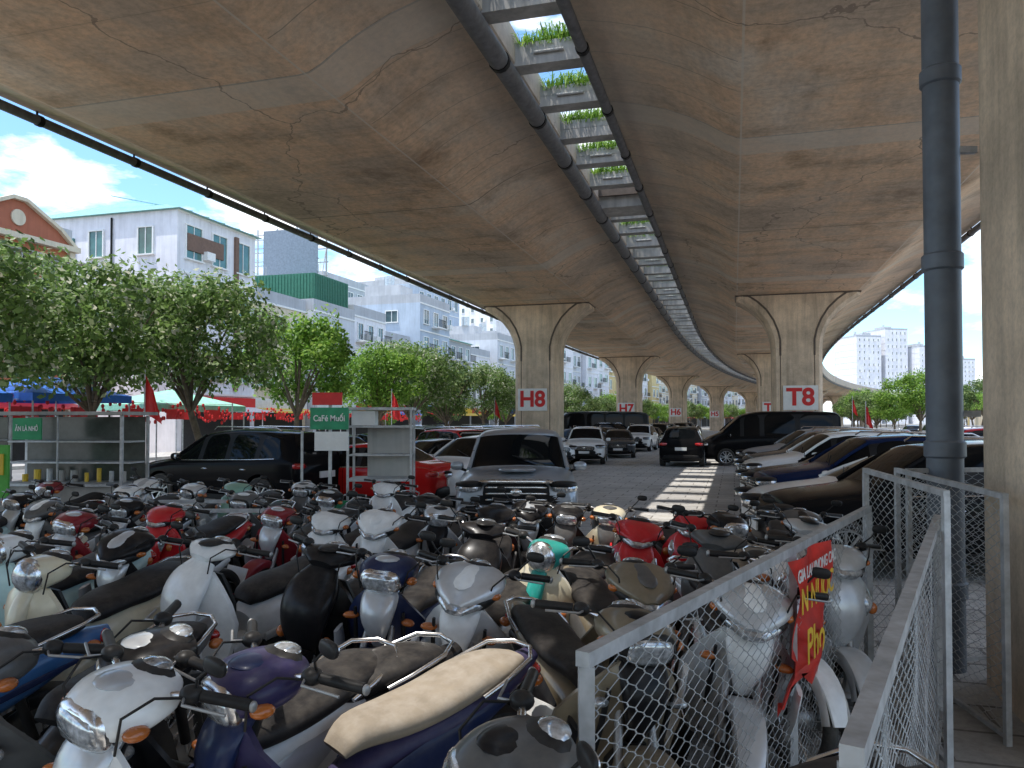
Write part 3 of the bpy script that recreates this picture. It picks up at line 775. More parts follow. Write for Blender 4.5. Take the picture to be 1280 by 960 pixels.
    mb.ell((-.84, 0, .765), (.04, .075, .035), 8)
    arc(mb, rx, r, r + .055, 60, 205, .07, 2)
    mb.ell((.02, 0, .30), (.16, .115, .115), 4, e=3); mb.tube([(.10, 0, .33), (.30, 0, .38)], [.075, .065], 4, n=12)
    for q in range(5): mb.tube([(.14 + q * .03, 0, .34 + q * .008), (.15 + q * .03, 0, .342 + q * .008)], .085, 4, n=14)
    mb.lathe((-.02, .115, .29), [(.001, .02), (.085, .02), (.10, 0), (.10, -.02)], 4, 20); mb.lathe((-.02, -.135, .29), [(.10, .02), (.10, 0), (.085, -.02), (.001, -.02)], 4, 20)
    mb.sweep([(.02, .30, .012, .055), (-.30, .30, .012, .045), (rx, r, .014, .055)], 4 if variant else 2, y0=.10, n=8)
    mb.beam((-.10, -.07, .32), (rx, -.08, r), .03, .04, 2)
    mb.tube([(.03, -.30, .24), (.03, .30, .24)], .012, 2, n=8)
    for sy in (-1, 1): mb.ell((.03, sy * .26, .245), (.025, .055, .016), 2)
    rear_kit(mb, rx, r, variant != 1)
    mb.tube([(.05, .12, .18), (.0, .24, .03)], .01, 2, n=6)
    return mb
def scooter(variant=0):
    mb = MB(); r = .235 if variant != 1 else .25; fx, rx = .62, -.58
    wheel(mb, fx, r, .045, False); wheel(mb, rx, r, .05, False)
    for sy in (-1, 1): mb.tube([(fx, sy * .07, r), (.50, sy * .06, .58)], .02, 4, n=10)
    arc(mb, fx, r, r + .035, 15, 170, .08, 0, t=.018)
    W = [1.05, 1.1, 1.0][variant]
    shield(mb, [(.47, .93, .10 * W, .02), (.50, .86, .17 * W, .06), (.51, .76, .225 * W, .10), (.50, .64, .245 * W, .13), (.475, .52, .225 * W, .12), (.45, .42, .19 * W, .10), (.42, .34, .17 * W, .06)], 0, .03)
    shield(mb, [(.40, .92, .13 * W, .0), (.39, .76, .21 * W, .03), (.37, .56, .21 * W, .03), (.34, .38, .18 * W, .02)], 2, .02)
    if variant == 0:
        mb.sweep([(.44, .95, .09, .03), (.50, .86, .13, .05), (.545, .74, .13, .05), (.54, .62, .10, .045), (.50, .52, .06, .03)], 0, n=18)
        for sy in (-1, 1):
            mb.sweep([(.51, .84, .04, .02), (.555, .77, .05, .022), (.552, .70, .02, .01)], 6, y0=sy * .11, n=12)
            mb.ell((.52, sy * .18, .74), (.025, .03, .035), 7)
        mb.sweep([(.558, .66, .03, .012), (.552, .58, .05, .012)], 2, n=10)
    elif variant == 1:
        mb.sweep([(.42, .97, .10, .03), (.50, .88, .16, .05), (.56, .76, .16, .06), (.56, .62, .13, .05), (.51, .50, .08, .03)], 0, n=18)
        headlamp(mb, [(.525, .80, .07, .03), (.582, .74, .12, .035), (.585, .67, .10, .03), (.57, .62, .05, .02)])
        for sy in (-1, 1): mb.ell((.545, sy * .155, .60), (.028, .028, .035), 7)
        mb.sweep([(.47, .905, .07, .012), (.535, .83, .05, .012)], 2, n=10)
    else:
        mb.sweep([(.46, .92, .05, .03), (.515, .80, .055, .035), (.53, .66, .045, .035), (.52, .54, .03, .02)], 10, n=14)
        for sy in (-1, 1): mb.ell((.49, sy * .18, .68), (.035, .028, .028), 7)
    mb.sweep([(.52, .46, .09, .03), (.60, .50, .06, .02)], 0, n=10)
    if variant == 2:
        mb.sweep([(.26, 1.03, .06, .03), (.33, 1.02, .135, .065), (.42, 1.00, .115, .085), (.48, .99, .095, .09)], 10, n=18)
        mb.ell((.475, 0, .99), (.05, .10, .10), 3); mb.ell((.492, 0, .99), (.048, .086, .086), 6)
    elif variant == 0:
        mb.sweep([(.26, 1.04, .07, .03), (.33, 1.03, .17, .05), (.43, 1.00, .175, .06), (.51, .965, .115, .045), (.555, .94, .04, .02)], 0, n=18)
        headlamp(mb, [(.44, .975, .145, .032), (.52, .942, .11, .036), (.57, .915, .045, .015)])
        for sy in (-1, 1): mb.ell((.42, sy * .172, .99), (.04, .022, .02), 7)
    else:
        mb.sweep([(.26, 1.06, .07, .02), (.33, 1.05, .18, .035), (.40, 1.03, .17, .04), (.46, 1.00, .08, .025)], 0, n=18)
        mb.ell((.36, 0, 1.08), (.10, .07, .02), 2)
    mb.ell((.31, 0, 1.065), (.06, .10, .035), 2); mb.ell((.295, 0, 1.09), (.04, .07, .018), 6)
    bars(mb, .33, 1.035, [1, 2, 0][variant], .34)
    mb.sweep([(.44, .34, .17, .04), (.25, .30, .18, .035), (.05, .30, .17, .04), (-.10, .33, .15, .05)], 2, n=14, e=4)
    mb.sweep([(.40, .40, .05, .05), (.20, .35, .05, .04), (.02, .40, .08, .08)], 0, n=12)
    mb.sweep([(.08, .50, .10, .10), (-.02, .53, .155, .155), (-.20, .57, .185, .16), (-.42, .63, .185, .125), (-.62, .70, .14, .085), (-.78, .75, .08, .045), (-.86, .78, .03, .02)], 0, n=20, e=2.6)
    mb.sweep([(.0, .36, .14, .06), (-.20, .36, .14, .08), (-.40, .45, .12, .06)], 2, n=12)
    for sy in (-1, 1):
        mb.sweep([(.04, .46, .012, .03), (-.2, .52, .014, .022), (-.5, .63, .012, .018), (-.7, .71, .01, .01)], 10, y0=sy * .178, n=8)
        mb.ell((-.76, sy * .075, .73), (.05, .03, .03), 7)
    mb.sweep([(.10, .66, .08, .02), (.04, .70, .13, .045), (-.12, .74, .16, .05), (-.30, .755, .165, .05), (-.50, .80, .155, .05), (-.66, .825, .12, .04), (-.74, .83, .06, .02)], 1, n=18, e=2.8)
    mb.ell((-.83, 0, .755), (.04, .09, .04), 8)
    arc(mb, rx, r, r + .06, 75, 205, .075, 2)
    mb.ell((-.42, .12, .26), (.26, .055, .085), 4, e=3); mb.ell((-.35, .17, .27), (.20, .02, .07), 2, e=3)
    rear_kit(mb, rx, r, variant != 1)
    mb.tube([(-.02, .15, .22), (-.05, .26, .03)], .01, 2, n=6)
    return mb
BMATS = [bpaint['black'], M['seat'], M['black'], M['chrome'], M['alu'], M['tyre'], M['lens'], M['amber'], M['redlens'], M['plate'], bpaint['black']]
BK = {}
for i in range(3): BK['u%d' % i] = underbone(i).mesh('underbone_%d' % i, BMATS, 45)
for i in range(3): BK['s%d' % i] = scooter(i).mesh('scooter_%d' % i, BMATS, 45)
def bike(kind, hx_, hy_, ang, c1, c2='black', seat=None, lean=None, sc=None):
    a = radians(ang); dx, dy = cos(a), sin(a)
    if sc is None: sc = 1.07 if hy_ < 7 else 1.03
    nm = 'parked_motorbike' if kind[0] == 'u' else 'parked_motor_scooter'
    o = bpy.data.objects.new(nm, BK[kind]); COL.objects.link(o)
    lean = R.uniform(-9, -4) if lean is None else lean
    o.matrix_world = Matrix.Translation((hx_ - .42 * dx, hy_ - .42 * dy, 0)) @ Matrix.Rotation(a, 4, 'Z') @ Matrix.Rotation(radians(lean), 4, 'X') @ Matrix.Scale(sc, 4)
    for s, m in ((0, bpaint[c1]), (10, bpaint[c2])):
        o.material_slots[s].link = 'OBJECT'; o.material_slots[s].material = m
    if seat: o.material_slots[1].link = 'OBJECT'; o.material_slots[1].material = seat
    return o
T = M['seat_tan']
B = [
 ('u0', -1.36, 2.58, -122, 'white', 'silver', None), ('u0', -.92, 2.72, -136, 'purple', 'navy', T),
 ('u2', -2.0, 2.87, -104, 'grey', 'black', None), ('u2', -1.42, 3.02, -146, 'black', 'white', None),
 ('u1', -.36, 4.35, -108, 'silver', 'white', None), ('u0', -.80, 4.62, -104, 'navy', 'silver', None), ('s1', -1.28, 4.9, -112, 'black', 'silver', None),
 ('s1', -2.10, 5.15, -122, 'white', 'silver', None), ('u1', -2.95, 5.7, -105, 'black', 'silver', None), ('s2', -2.88, 4.6, -108, 'cream', 'cream', None),
 ('s2', -3.60, 5.4, -108, 'paleteal', 'white', None), ('s2', .12, 5.2, -116, 'cream', 'teal', None), ('s0', .86, 6.2, -98, 'red', 'red', None),
 ('s1', -.34, 6.0, -95, 'black', 'grey', None), ('s0', -1.82, 7.15, -108, 'white', 'red', None), ('u1', -1.30, 6.9, -102, 'white', 'white', None),
 ('u0', -2.42, 7.6, -106, 'maroon', 'silver', None), ('s0', -3.5, 7.6, -108, 'red', 'black', None), ('u0', -4.0, 6.9, -106, 'maroon', 'silver', None),
 ('u2', -4.4, 10.4, -110, 'silver', 'white', None), ('s0', -3.85, 10.5, -100, 'green', 'silver', None), ('u1', -5.4, 11.2, -105, 'white', 'silver', None),
 ('s0', -1.8, 10.4, -100, 'white', 'silver', None), ('u2', -1.05, 8.7, -85, 'black', 'black', None), ('s0', -.25, 7.5, -95, 'black', 'silver', None),
 ('u1', .08, 8.0, -90, 'black', 'silver', None), ('u2', .45, 7.7, -95, 'black', 'grey', None), ('u1', .62, 4.3, -78, 'bronze', 'grey', None),
 ('s1', 1.33, 5.55, -120, 'grey', 'black', T), ('s0', 1.5, 7.0, -115, 'red', 'silver', None), ('u0', .88, 7.6, -95, 'cream', 'grey', None),
 ('u1', 1.02, 3.85, -98, 'silver', 'white', None), ('u0', 1.5, 4.55, -75, 'white', 'silver', None), ('s0', 1.98, 5.0, -85, 'silver', 'maroon', None),
 ('s1', 2.2, 6.2, -100, 'silver', 'black', None), ('u0', 1.75, 6.6, -70, 'black', 'grey', None), ('u1', 2.6, 7.2, -100, 'grey', 'black', None),
 ('u0', -.02, 2.12, -165, 'grey', 'black', None), ('s2', -3.25, 3.4, -140, 'blue', 'navy', None),
 ('u1', -5.0, 8.2, -110, 'grey', 'white', None), ('u2', -4.3, 8.4, -100, 'black', 'silver', None), ('u0', -5.8, 9.0, -105, 'black', 'silver', None),
 ('u0', -2.3, 9.3, -100, 'black', 'silver', None), ('u0', -6.4, 10.6, -100, 'maroon', 'silver', None),
 ('u2', -5.0, 9.9, -95, 'white', 'silver', None), ('s0', -6.1, 8.0, -100, 'paleteal', 'white', None), ('u0', -4.5, 5.9, -112, 'cream', 'silver', None),
 ('u2', -2.9, 10.5, -95, 'silver', 'grey', None), ('u0', -.80, 7.6, -95, 'silver', 'black', None), ('u2', -3.2, 9.0, -98, 'grey', 'white', None),
 ('u2', .38, 3.25, -70, 'bronze', 'black', None)]
for b_ in B: bike(*b_)

# ------------------------------------------------------------------ chain-link fences
def fence(name, p0, p1, z0, z1, zb, tube, pitch=.058, rw=.0021, bottom=True, mid=None):
    p0 = Vector((p0[0], p0[1], 0)); p1 = Vector((p1[0], p1[1], 0)); d = p1 - p0; L = d.length; d.normalize(); nrm = Vector((-d.y, d.x, 0))
    mb = MB(); up = Vector((0, 0, 1)); t = tube
    a0, a1 = p0 + up * z0, p1 + up * z1
    mb.beam(a0 - d * t / 2, a1 + d * t / 2, t, t, 0)
    mb.beam(p0, a0 - up * t / 2, t, t, 0); mb.beam(p1, a1 - up * t / 2, t, t, 0)
    if bottom: mb.beam(p0 + up * zb + d * t / 2, p1 + up * zb - d * t / 2, t * .8, t * .8, 0)
    if mid:
        for f in mid:
            q = p0.lerp(p1, f); mb.beam(q, q + up * (z0 + (z1 - z0) * f - t / 2), t * .9, t * .9, 0)
    o = obj(name, mb.mesh('frame', [M['steel']]))
    cu = bpy.data.curves.new('mesh', 'CURVE'); cu.dimensions = '3D'; cu.bevel_depth = rw; cu.bevel_resolution = 1
    nW = int(L / pitch)
    for k in range(nW):
        s0 = (k + .5) * pitch; zt = z0 + (z1 - z0) * s0 / L
        nz = int((zt - zb) / (pitch * .55)); sp = cu.splines.new('POLY'); sp.points.add(nz * 2 - 1)
        for j in range(nz):
            sg = 1 if (j + k) % 2 else -1
            z = zb + j * (zt - zb) / (nz - 1)
            for q in (0, 1):
                s = s0 + sg * (pitch * .5 + .0015)
                bow = .012 * sin(s * 5) * sin(z * 4)
                P = p0 + d * s + up * (z + (q - .5) * pitch * .13 + .006 * sin(s * 3)) + nrm * ((.0025 if q else -.0025) + bow)
                sp.points[j * 2 + q].co = (P.x, P.y, P.z, 1)
    obj('wire_mesh', cu, parent=o); cu.materials.append(M['wire'])
    return o
fence('chain_link_fence', (.20, 2.10), (2.57, 5.60), 1.31, 1.31, .06, .042, mid=(.5,))
fence('chain_link_fence', (.655, 1.50), (2.77, 5.05), 1.31, 1.31, .06, .045)
fence('chain_link_gate', (2.60, 5.70), (2.42, 4.33), 1.58, 1.54, .05, .035)
fence('chain_link_gate', (3.08, 6.2), (2.97, 4.68), 1.55, 1.49, .05, .035)
fence('chain_link_gate', (3.12, 6.1), (4.6, 6.4), 1.55, 1.55, .05, .035)
mbn = MB(); cols_, rows_ = 14, 24; vs = []
f0 = Vector((1.256, 3.66, 0)); fd = Vector((.561, .828, 0)); fn = Vector((.828, -.561, 0))
for j in range(rows_ + 1):
    t = j / rows_; z = 1.28 - .62 * t
    wl = .02 + (.12 * sin(t * 5) if t < .75 else .0) - (.10 if t > .85 else 0); wr_ = .86 - .25 * t + .12 * sin(t * 4.4) * t + .5 * max(0, t - .8)
    if t > .75: wl -= (t - .75) * .6
    for i in range(cols_ + 1):
        s = i / cols_
        p = f0 + fd * (wl + (wr_ - wl) * s) + fn * (.035 + .03 * sin(s * 7 + t * 3) + .03 * t * sin(t * 9)) + Vector((0, 0, z + .03 * sin(s * 6 + t * 4) * t + (.05 * sin(s * 17) if j == rows_ else 0)))
        vs.append(p)
fs = [(j * (cols_ + 1) + i, j * (cols_ + 1) + i + 1, (j + 1) * (cols_ + 1) + i + 1, (j + 1) * (cols_ + 1) + i) for j in range(rows_) for i in range(cols_)]
mbn.add(vs, fs, 0, True)
bo = obj('torn_banner', mbn.mesh('banner', [pm('banner_vinyl', (.62, .025, .015), .45, var=.3, dust=.1)]))
yel = pm('banner_yellow', (.85, .55, .05), .5)
ang = atan2(fd.y, fd.x)
for tx_, sz, zz, ofs, mt in (('GIA LAU/NONG CAC', .085, 1.21, .42, M['white']), ('N NUOC', .17, 1.08, .42, yel), ('Pho', .24, .84, .36, yel)):
    p = f0 + fd * ofs + fn * .085
    t = obj('lettering', text_mesh(tx_, sz, mt, .001, .003 if sz > .1 else .001), (p.x, p.y, zz), 0, bo); t.rotation_euler = (pi / 2, 0, ang)

# ------------------------------------------------------------------ trees
def tree_mesh(seed, H, rad, zc, nclump, nl, leaf, ls=.19):
    r = random.Random(seed); mb = MB()
    pts = [(0, 0, 0), (r.uniform(-.1, .1), r.uniform(-.1, .1), zc * .35), (r.uniform(-.2, .2), r.uniform(-.2, .2), zc * .7)]
    mb.tube(pts, [.16, .12, .10], 0, n=8)
    top = Vector(pts[-1]); clumps = []
    for i in range(nclump):
        a = r.uniform(0, 2 * pi); q = r.random() ** .45; ph = r.uniform(-.85, 1.0)
        rr = rad * q * math.sqrt(max(.08, 1 - ph * ph * .8))
        c = Vector((cos(a) * rr, sin(a) * rr, (H + zc) / 2 * 1.0 + ph * (H - zc) / 2 * .95 + r.uniform(-.2, .2)))
        clumps.append((c, r.uniform(.40, .85) * rad / 2.4))
    for (c, cr) in clumps[:12]:
        m = top.lerp(c, .5) + Vector((0, 0, .15)); mb.tube([top, m, c], [.06, .04, .015], 0, n=5)
    vs = []; fs = []
    for (c, cr) in clumps:
        for k in range(nl):
            d = Vector((r.gauss(0, 1), r.gauss(0, 1), r.gauss(0, .75))).normalized() * cr * (r.random() ** .4)
            p = c + d
            nn = (d.normalized() * .6 + Vector((r.gauss(0, .6), r.gauss(0, .6), .5 + r.gauss(0, .5)))).normalized()
            t1 = nn.cross(Vector((r.gauss(0, 1), r.gauss(0, 1), r.gauss(0, 1)))).normalized(); t2 = nn.cross(t1)
            s = ls * r.uniform(.6, 1.25); o = len(vs)
            vs += [p - t1 * s * .5, p + t2 * s * .28 - nn * s * .06, p + t1 * s * .5, p - t2 * s * .28 - nn * s * .06]; fs.append((o, o + 1, o + 2, o + 3))
    mb.add(vs, fs, 1)
    return mb.mesh('tree', [M['bark'], leaf], 60)
TA = [tree_mesh(i, 6.0, 2.8, 2.9, 62, 190, M['leafA'], .2) for i in (1, 2)]
TB = [tree_mesh(i, 5.6, 2.4, 2.7, 48, 180, M['leafB'], .2) for i in (3, 4)]
TC = [tree_mesh(i, 5.7, 2.6, 2.6, 48, 140, M['leafC'], .24) for i in (5, 6)]
def tree(u, v, me, s=1.0):
    a, b_, _ = RF(u, v)
    o = obj('street_tree', me, (a, b_, .1), R.uniform(0, 6.28)); o.scale = (s, s, s * R.uniform(.95, 1.05))
tree(-16.9, 12.8, TA[1], 1.0); tree(-17.0, 17.2, TA[0], 1.03); tree(-16.8, 21.4, TA[1], 1.03); tree(-16.9, 27.4, TB[0], 1.02); tree(-16.6, 34.5, TB[1], .92); tree(-16.8, 39, TA[1], .92)
tree(-16.9, 44, TC[0], .9); tree(-16.6, 51, TA[0], .88)
v = 58
while v < 230:
    tree(-16.8 + R.uniform(-.3, .3), v, R.choice(TA + TB + TC), R.uniform(.75, .95)); v += 8.5
v = 60
while v < 260:
    tree(12.5, v, R.choice(TB + TC), R.uniform(.7, .95)); tree(27 + R.uniform(0, 3), v, R.choice(TB + TC), R.uniform(1.0, 1.35)); v += 10
v = 60
while v < 200:
    tree(-28.6, v, R.choice(TB + TC), R.uniform(.6, .8)); v += 14
for i in range(10): tree(34 + i * 6, 130 + R.uniform(0, 60), R.choice(TB + TC), R.uniform(1.2, 1.7))

# ------------------------------------------------------------------ buildings
def wallmat(name, c): return concrete('wall_' + name, c, var=.12, st=.35)
WM = {'white': wallmat('white', (.80, .80, .84)), 'cream': wallmat('cream', (.68, .60, .46)), 'orange': wallmat('orange', (.55, .20, .10)), 'grey': wallmat('grey', (.46, .48, .51)),
      'blue': wallmat('blue', (.46, .54, .64)), 'yellow': wallmat('yellow', (.70, .56, .28)), 'pale': wallmat('pale', (.62, .65, .70)), 'brick': wallmat('brick', (.42, .14, .08))}
RM = {'teal': pm('teal_roof_sheet', (.20, .42, .40), .6), 'green': pm('green_roof_sheet', (.04, .17, .11), .6), 'red': pm('red_tile', (.38, .12, .08), .8), 'none': WM['grey']}
BR = pm('brown_cladding', (.17, .10, .07), .7); SG = [pm('sign_' + n, c, .5, var=.1) for n, c in (('red', (.65, .02, .02)), ('green', (.03, .30, .12)), ('blue', (.03, .16, .60)), ('yellow', (.75, .50, .05)), ('white', (.75, .75, .75)))]
GG = pm('green_window_glass', (.06, .16, .14), .08, coat=.6, var=.4, scale=.8)
def windows(mb, face, a0, a1, z0, z1, fixed, n, fl, wf=.5, hf=.5, gl=1, fr=2, balc=False, r=None):
    fw = (a1 - a0) / n; fh = (z1 - z0) / fl; w = fw * wf; h = fh * hf; sg = 1 if face == 'u' else -1
    def bx(a, z, da, dz, dep, off, m):
        c = fixed + sg * off
        if face == 'u': mb.box((c, a, z), (dep, da, dz), m)
        else: mb.box((a, c, z), (da, dep, dz), m)
    for j in range(fl):
        for i in range(n):
            if r and r.random() < .12: continue
            a = a0 + fw * (i + .5); z = z0 + fh * (j + .52)
            bx(a, z, w, h, .06, .0, gl)
            for s in (-1, 1): bx(a + s * w / 2, z, .08, h + .16, .14, .03, fr)
            bx(a, z + h / 2 + .04, w - .085, .08, .14, .03, fr); bx(a, z - h / 2 - .05, w + .2, .08, .24, .06, fr)
            bx(a, z, .05, h - .01, .09, .02, fr)
            if r and r.random() < .25: bx(a + w * .5 + .45, z - h * .3, .75, .5, .4, .2, 2)
            if balc and j > 0 and (i + j) % 2 == 0:
                bx(a, z - h / 2 - .22, w + .7, .12, .9, .42, fr)
                bx(a, z - h / 2 + .62, w + .7, .05, .05, .86, 3)
                for q in range(int((w + .7) / .14)): bx(a - (w + .7) / 2 + q * .14 + .05, z - h / 2 + .22, .025, .78, .025, .86, 3)
def building(name, u0, u1, v0, v1, h, wall, fl, nb, ns, roof='none', frame=None, shop=True, balc=False, seed=0, wf=.5, hf=.5, extra=None, glass=None):
    r = random.Random(seed + 11)
    uc, vc = (u0 + u1) / 2, (v0 + v1) / 2; x, y, th = RF(uc, vc); W = abs(u1 - u0); L = v1 - v0
    mats = [WM[wall], glass or M['bglass'], frame or M['white'], M['cblack']]
    mb = MB(); mb.box((0, 0, h / 2), (W, L, h), 0)
    for j in range(1, fl + 1): mb.box((0, 0, j * h / fl - .02), (W + .16, L - .03, .14), 2)
    o = obj(name, None, (x, y, 0), th)
    obj('walls', mb.mesh('walls', mats), parent=o)
    wb = MB(); z0 = h / fl if shop else 0
    flr = fl - 1 if shop else fl
    windows(wb, 'u', -L / 2 + .2, L / 2 - .2, z0, h, W / 2, nb, flr, wf, hf, balc=balc, r=r)
    if ns: windows(wb, 'v', -W / 2 + .4, W / 2 - .4, z0, h, -L / 2, ns, flr, wf * .5, hf * .8, r=r)
    obj('windows', wb.mesh('windows', mats), parent=o)
    if shop:
        sb = MB(); sb.box((W / 2, 0, 1.35), (.1, L * .86, 2.5), 0)
        sb.box((W / 2 + .15, 0, 3.0), (.22, L * .94, .75), 1)
        sb.box((W / 2 + .95, 0, 2.62), (1.7, L * .9, .05), 2, rot=Matrix.Rotation(.2, 3, 'Y'))
        obj('shopfront', sb.mesh('shopfront', [M['dark'], r.choice(SG), r.choice(SG)]), parent=o)
    rb = MB()
    if roof == 'none':
        for (cx, cy, dx, dy) in ((W / 2 - .1, 0, .2, L), (-W / 2 + .1, 0, .2, L), (0, L / 2 - .1, W - .42, .2), (0, -L / 2 + .1, W - .42, .2)): rb.box((cx, cy, h + .45), (dx, dy, .9), 0)
        rb.box((r.uniform(-1, 1), r.uniform(-L / 5, L / 5), h + 1.2), (W * .35, L * .4, 2.4), 0)
        tx = r.uniform(-1.5, 1.5)
        rb.tube([(tx, 0, h + 2.4), (tx, 0, h + 3.6)], .55, 2, n=14)
        rb.tube([(tx, 1.3, h + 2.4), (tx, 1.3, h + 4.6)], .03, 1, n=5)
    else:
        hh = 1.5
        vs = [(-W / 2 - .4, -L / 2 - .3, h + .02), (W / 2 + .4, -L / 2 - .3, h + .02), (W / 2 + .4, L / 2 + .3, h + .02), (-W / 2 - .4, L / 2 + .3, h + .02), (0, -L / 2 - .3 + min(W, L) * .35, h + hh), (0, L / 2 + .3 - min(W, L) * .35, h + hh)]
        rb.add(vs, [(0, 1, 4), (1, 2, 5, 4), (2, 3, 5), (3, 0, 4, 5), (3, 2, 1, 0)], 0)
        for q in range(5): rb.beam((W / 2 + .42, -L / 2 + (q + .5) * L / 5, h + .05), (.3, -L / 2 + (q + .5) * L / 5, h + hh * .95), .05, .05, 0)
    obj('roof', rb.mesh('roof', [RM.get(roof, WM[wall]), M['steel'], M['rim']]), parent=o)
    if extra: extra(o, W, L, h)
    return o
def gable(o, W, L, h):
    mb = MB()
    vs = [(W / 2 + .12, -L / 2, h), (W / 2 + .12, L / 2, h), (W / 2 + .12, L / 2 - .9, h + .7), (W / 2 + .12, .35, h + 1.6), (W / 2 + .12, -.35, h + 1.6), (W / 2 + .12, -L / 2 + .9, h + .7)]
    vs += [(p[0] - .5, p[1], p[2]) for p in vs]
    mb.add(vs, [(0, 1, 2, 3, 4, 5), (11, 10, 9, 8, 7, 6), (1, 7, 8, 2), (2, 8, 9, 3), (3, 9, 10, 4), (4, 10, 11, 5), (5, 11, 6, 0)], 0)
    for a, b_ in ((1, 2), (2, 3), (3, 4), (4, 5), (5, 0)): mb.beam((W / 2 + .18, vs[a][1], vs[a][2]), (W / 2 + .18, vs[b_][1], vs[b_][2]), .3, .16, 1)
    mb.box((W / 2 + .2, 0, h - .1), (.4, L + .3, .25), 1)
    mb.tube([(W / 2 + .13, 0, h + .75), (W / 2 + .2, 0, h + .75)], .36, 1, n=20)
    for sy in (-1, 1): mb.box((W / 2 + .12, sy * (L / 2 - .15), h / 2), (.2, .3, h - .5), 1)
    for q in range(13): mb.beam((W / 2 + 1.0, -L / 2 + q * L / 12, h - 3.4), (W / 2 + 1.0, -L / 2 + q * L / 12, h - 1.0), .03, .03, 2)
    for q in range(8): mb.beam((W / 2 + 1.0, -L / 2, h - 3.4 + q * .34), (W / 2 + 1.0, L / 2, h - 3.4 + q * .34), .03, .03, 2)
    mb.box((W / 2 + .5, 0, h - .85), (1.15, L, .08), 3); mb.box((W / 2 + .5, 0, h - 3.5), (1.15, L, .12), 1)
    obj('gable_front', mb.mesh('gable', [WM['brick'], WM['cream'], M['steel'], M['conc2']]), parent=o)
building('corner_house', -43, -31, 24.0, 30.2, 10.3, 'orange', 3, 3, 0, 'none', WM['cream'], seed=2, extra=gable)
def clad(o, W, L, h):
    mb = MB()
    for j in range(1, 4): mb.box((W / 2 + .05, -L * .18, (j + .52) * h / 4), (.16, L * .44, 1.0), 0)
    mb.box((W / 2 + .06, L * .22, h * .62), (.18, .35, h * .7), 0)
    for z in (8.2, 12.2): mb.box((-W * .18, -L / 2 - .05, z), (.9, .16, 1.5), 1)
    mb.box((-W * .08 - 1.9, -L / 2 - .35, 11.6), (1.5, .6, .08), 2)
    for q in range(10): mb.box((-W * .08 - 2.6 + q * .16, -L / 2 - .62, 12.0), (.025, .025, .8), 2)
    for q in range(2): mb.box((-W / 2 + 1.2 + q * 2.2, -L / 2 - .28, 5.6), (.9, .5, .65), 3)
    mb.tube([(W * .1, -L / 2 - .08, 1), (W * .1, -L / 2 - .08, h - .2)], .06, 2, n=6)
    obj('cladding', mb.mesh('cladding', [BR, GG, M['cblack'], M['white']]), parent=o)
building('white_townhouse', -42.5, -31, 37.6, 45.2, 14.2, 'white', 4, 3, 3, 'teal', M['white'], seed=3, wf=.6, hf=.55, extra=clad, glass=GG)
building('green_roof_house', -41, -31.5, 45.5, 52.5, 10.2, 'cream', 3, 3, 2, 'none', seed=4)
x, y, th = RF(-35, 56.5); mb = MB(); mb.box((0, 0, 0), (7, 5.5, 2.4), 0)
for q in range(20): mb.box((3.52, -2.6 + q * .27, 0), (.06, .08, 2.3), 0)
for q in range(25): mb.box((-3.4 + q * .28, -2.77, 0), (.08, .06, 2.3), 0)
obj('rooftop_shed', mb.mesh('shed', [RM['green']]), (x, y, 12.3), th)
mb = MB(); x, y, th = RF(-39, 60)
for i in range(5):
    for j in range(2): mb.beam((-4 + i * 2, j * 1.6, 0), (-4 + i * 2, j * 1.6, 7.5), .12, .12, 0)
    mb.beam((-4 + i * 2, 0, 0), (-4 + i * 2, 1.6, 6), .07, .07, 0)
for z in (1, 2.2, 3.4, 4.6, 5.8, 7): mb.beam((-4.2, 0, z), (4.2, 0, z), .08, .08, 0); mb.beam((-4.2, 1.6, z), (4.2, 1.6, z), .08, .08, 0)
mb.box((1.4, -.12, 5.2), (5.4, .1, 4.2), 1)
obj('rooftop_billboard', mb.mesh('billboard', [M['steel'], pm('billboard_back', (.20, .24, .30), .6)]), (x, y, 11.5), th)
row = [(52.8, 59.5, 10.4, 'pale', 3, 3), (59.8, 66, 11.0, 'white', 4, 3), (66.2, 72, 9.5, 'cream', 3, 2), (72.2, 80, 14.0, 'blue', 5, 3), (80.2, 87, 11.0, 'grey', 4, 3), (87.2, 94, 10.0, 'white', 3, 3), (94.2, 101, 12.5, 'pale', 4, 3),
       (101.2, 109, 12.5, 'white', 4, 3)]
v = 109.2
while v < 260:
    w = R.uniform(5, 7.5); row.append((v, v + w - .2, R.uniform(13, 18), R.choice(['white', 'pale', 'cream', 'grey', 'yellow', 'white']), 5, 2)); v += w
for i, (a, b_, h, wl, fl, nb) in enumerate(row):
    building('townhouse', -43, -31 - (i % 3) * .4, a, b_, h, wl, fl, nb, 2, 'teal' if i == 4 else 'none', seed=i, balc=True)
for i, (u, v, W, L, h, fl, c) in enumerate([(-105, 215, 34, 22, 74, 21, 'white'), (-60, 175, 18, 20, 50, 15, 'pale'), (-60, 118, 14, 18, 24, 7, 'blue'), (-52, 84, 14, 16, 18, 6, 'grey')]):
    building('apartment_block', u - W / 2, u + W / 2, v - L / 2, v + L / 2, h, c, fl, 7, 9, seed=20 + i, shop=False, wf=.55, hf=.5)
for i, (x, y, W, L, h) in enumerate([(179, 400, 14, 18, 44), (195, 404, 13, 18, 48), (211, 402, 12, 18, 39), (226, 396, 12, 16, 32)]):
    o = building('high_rise', -W / 2, W / 2, -L / 2, L / 2, h, 'white', 14, 5, 5, seed=40 + i, shop=False, wf=.5); o.location = (x, y, 0); o.rotation_euler = (0, 0, .2)
building('orange_house', 30, 40, 66, 76, 16, 'yellow', 4, 3, 5, 'red', seed=50, shop=False)
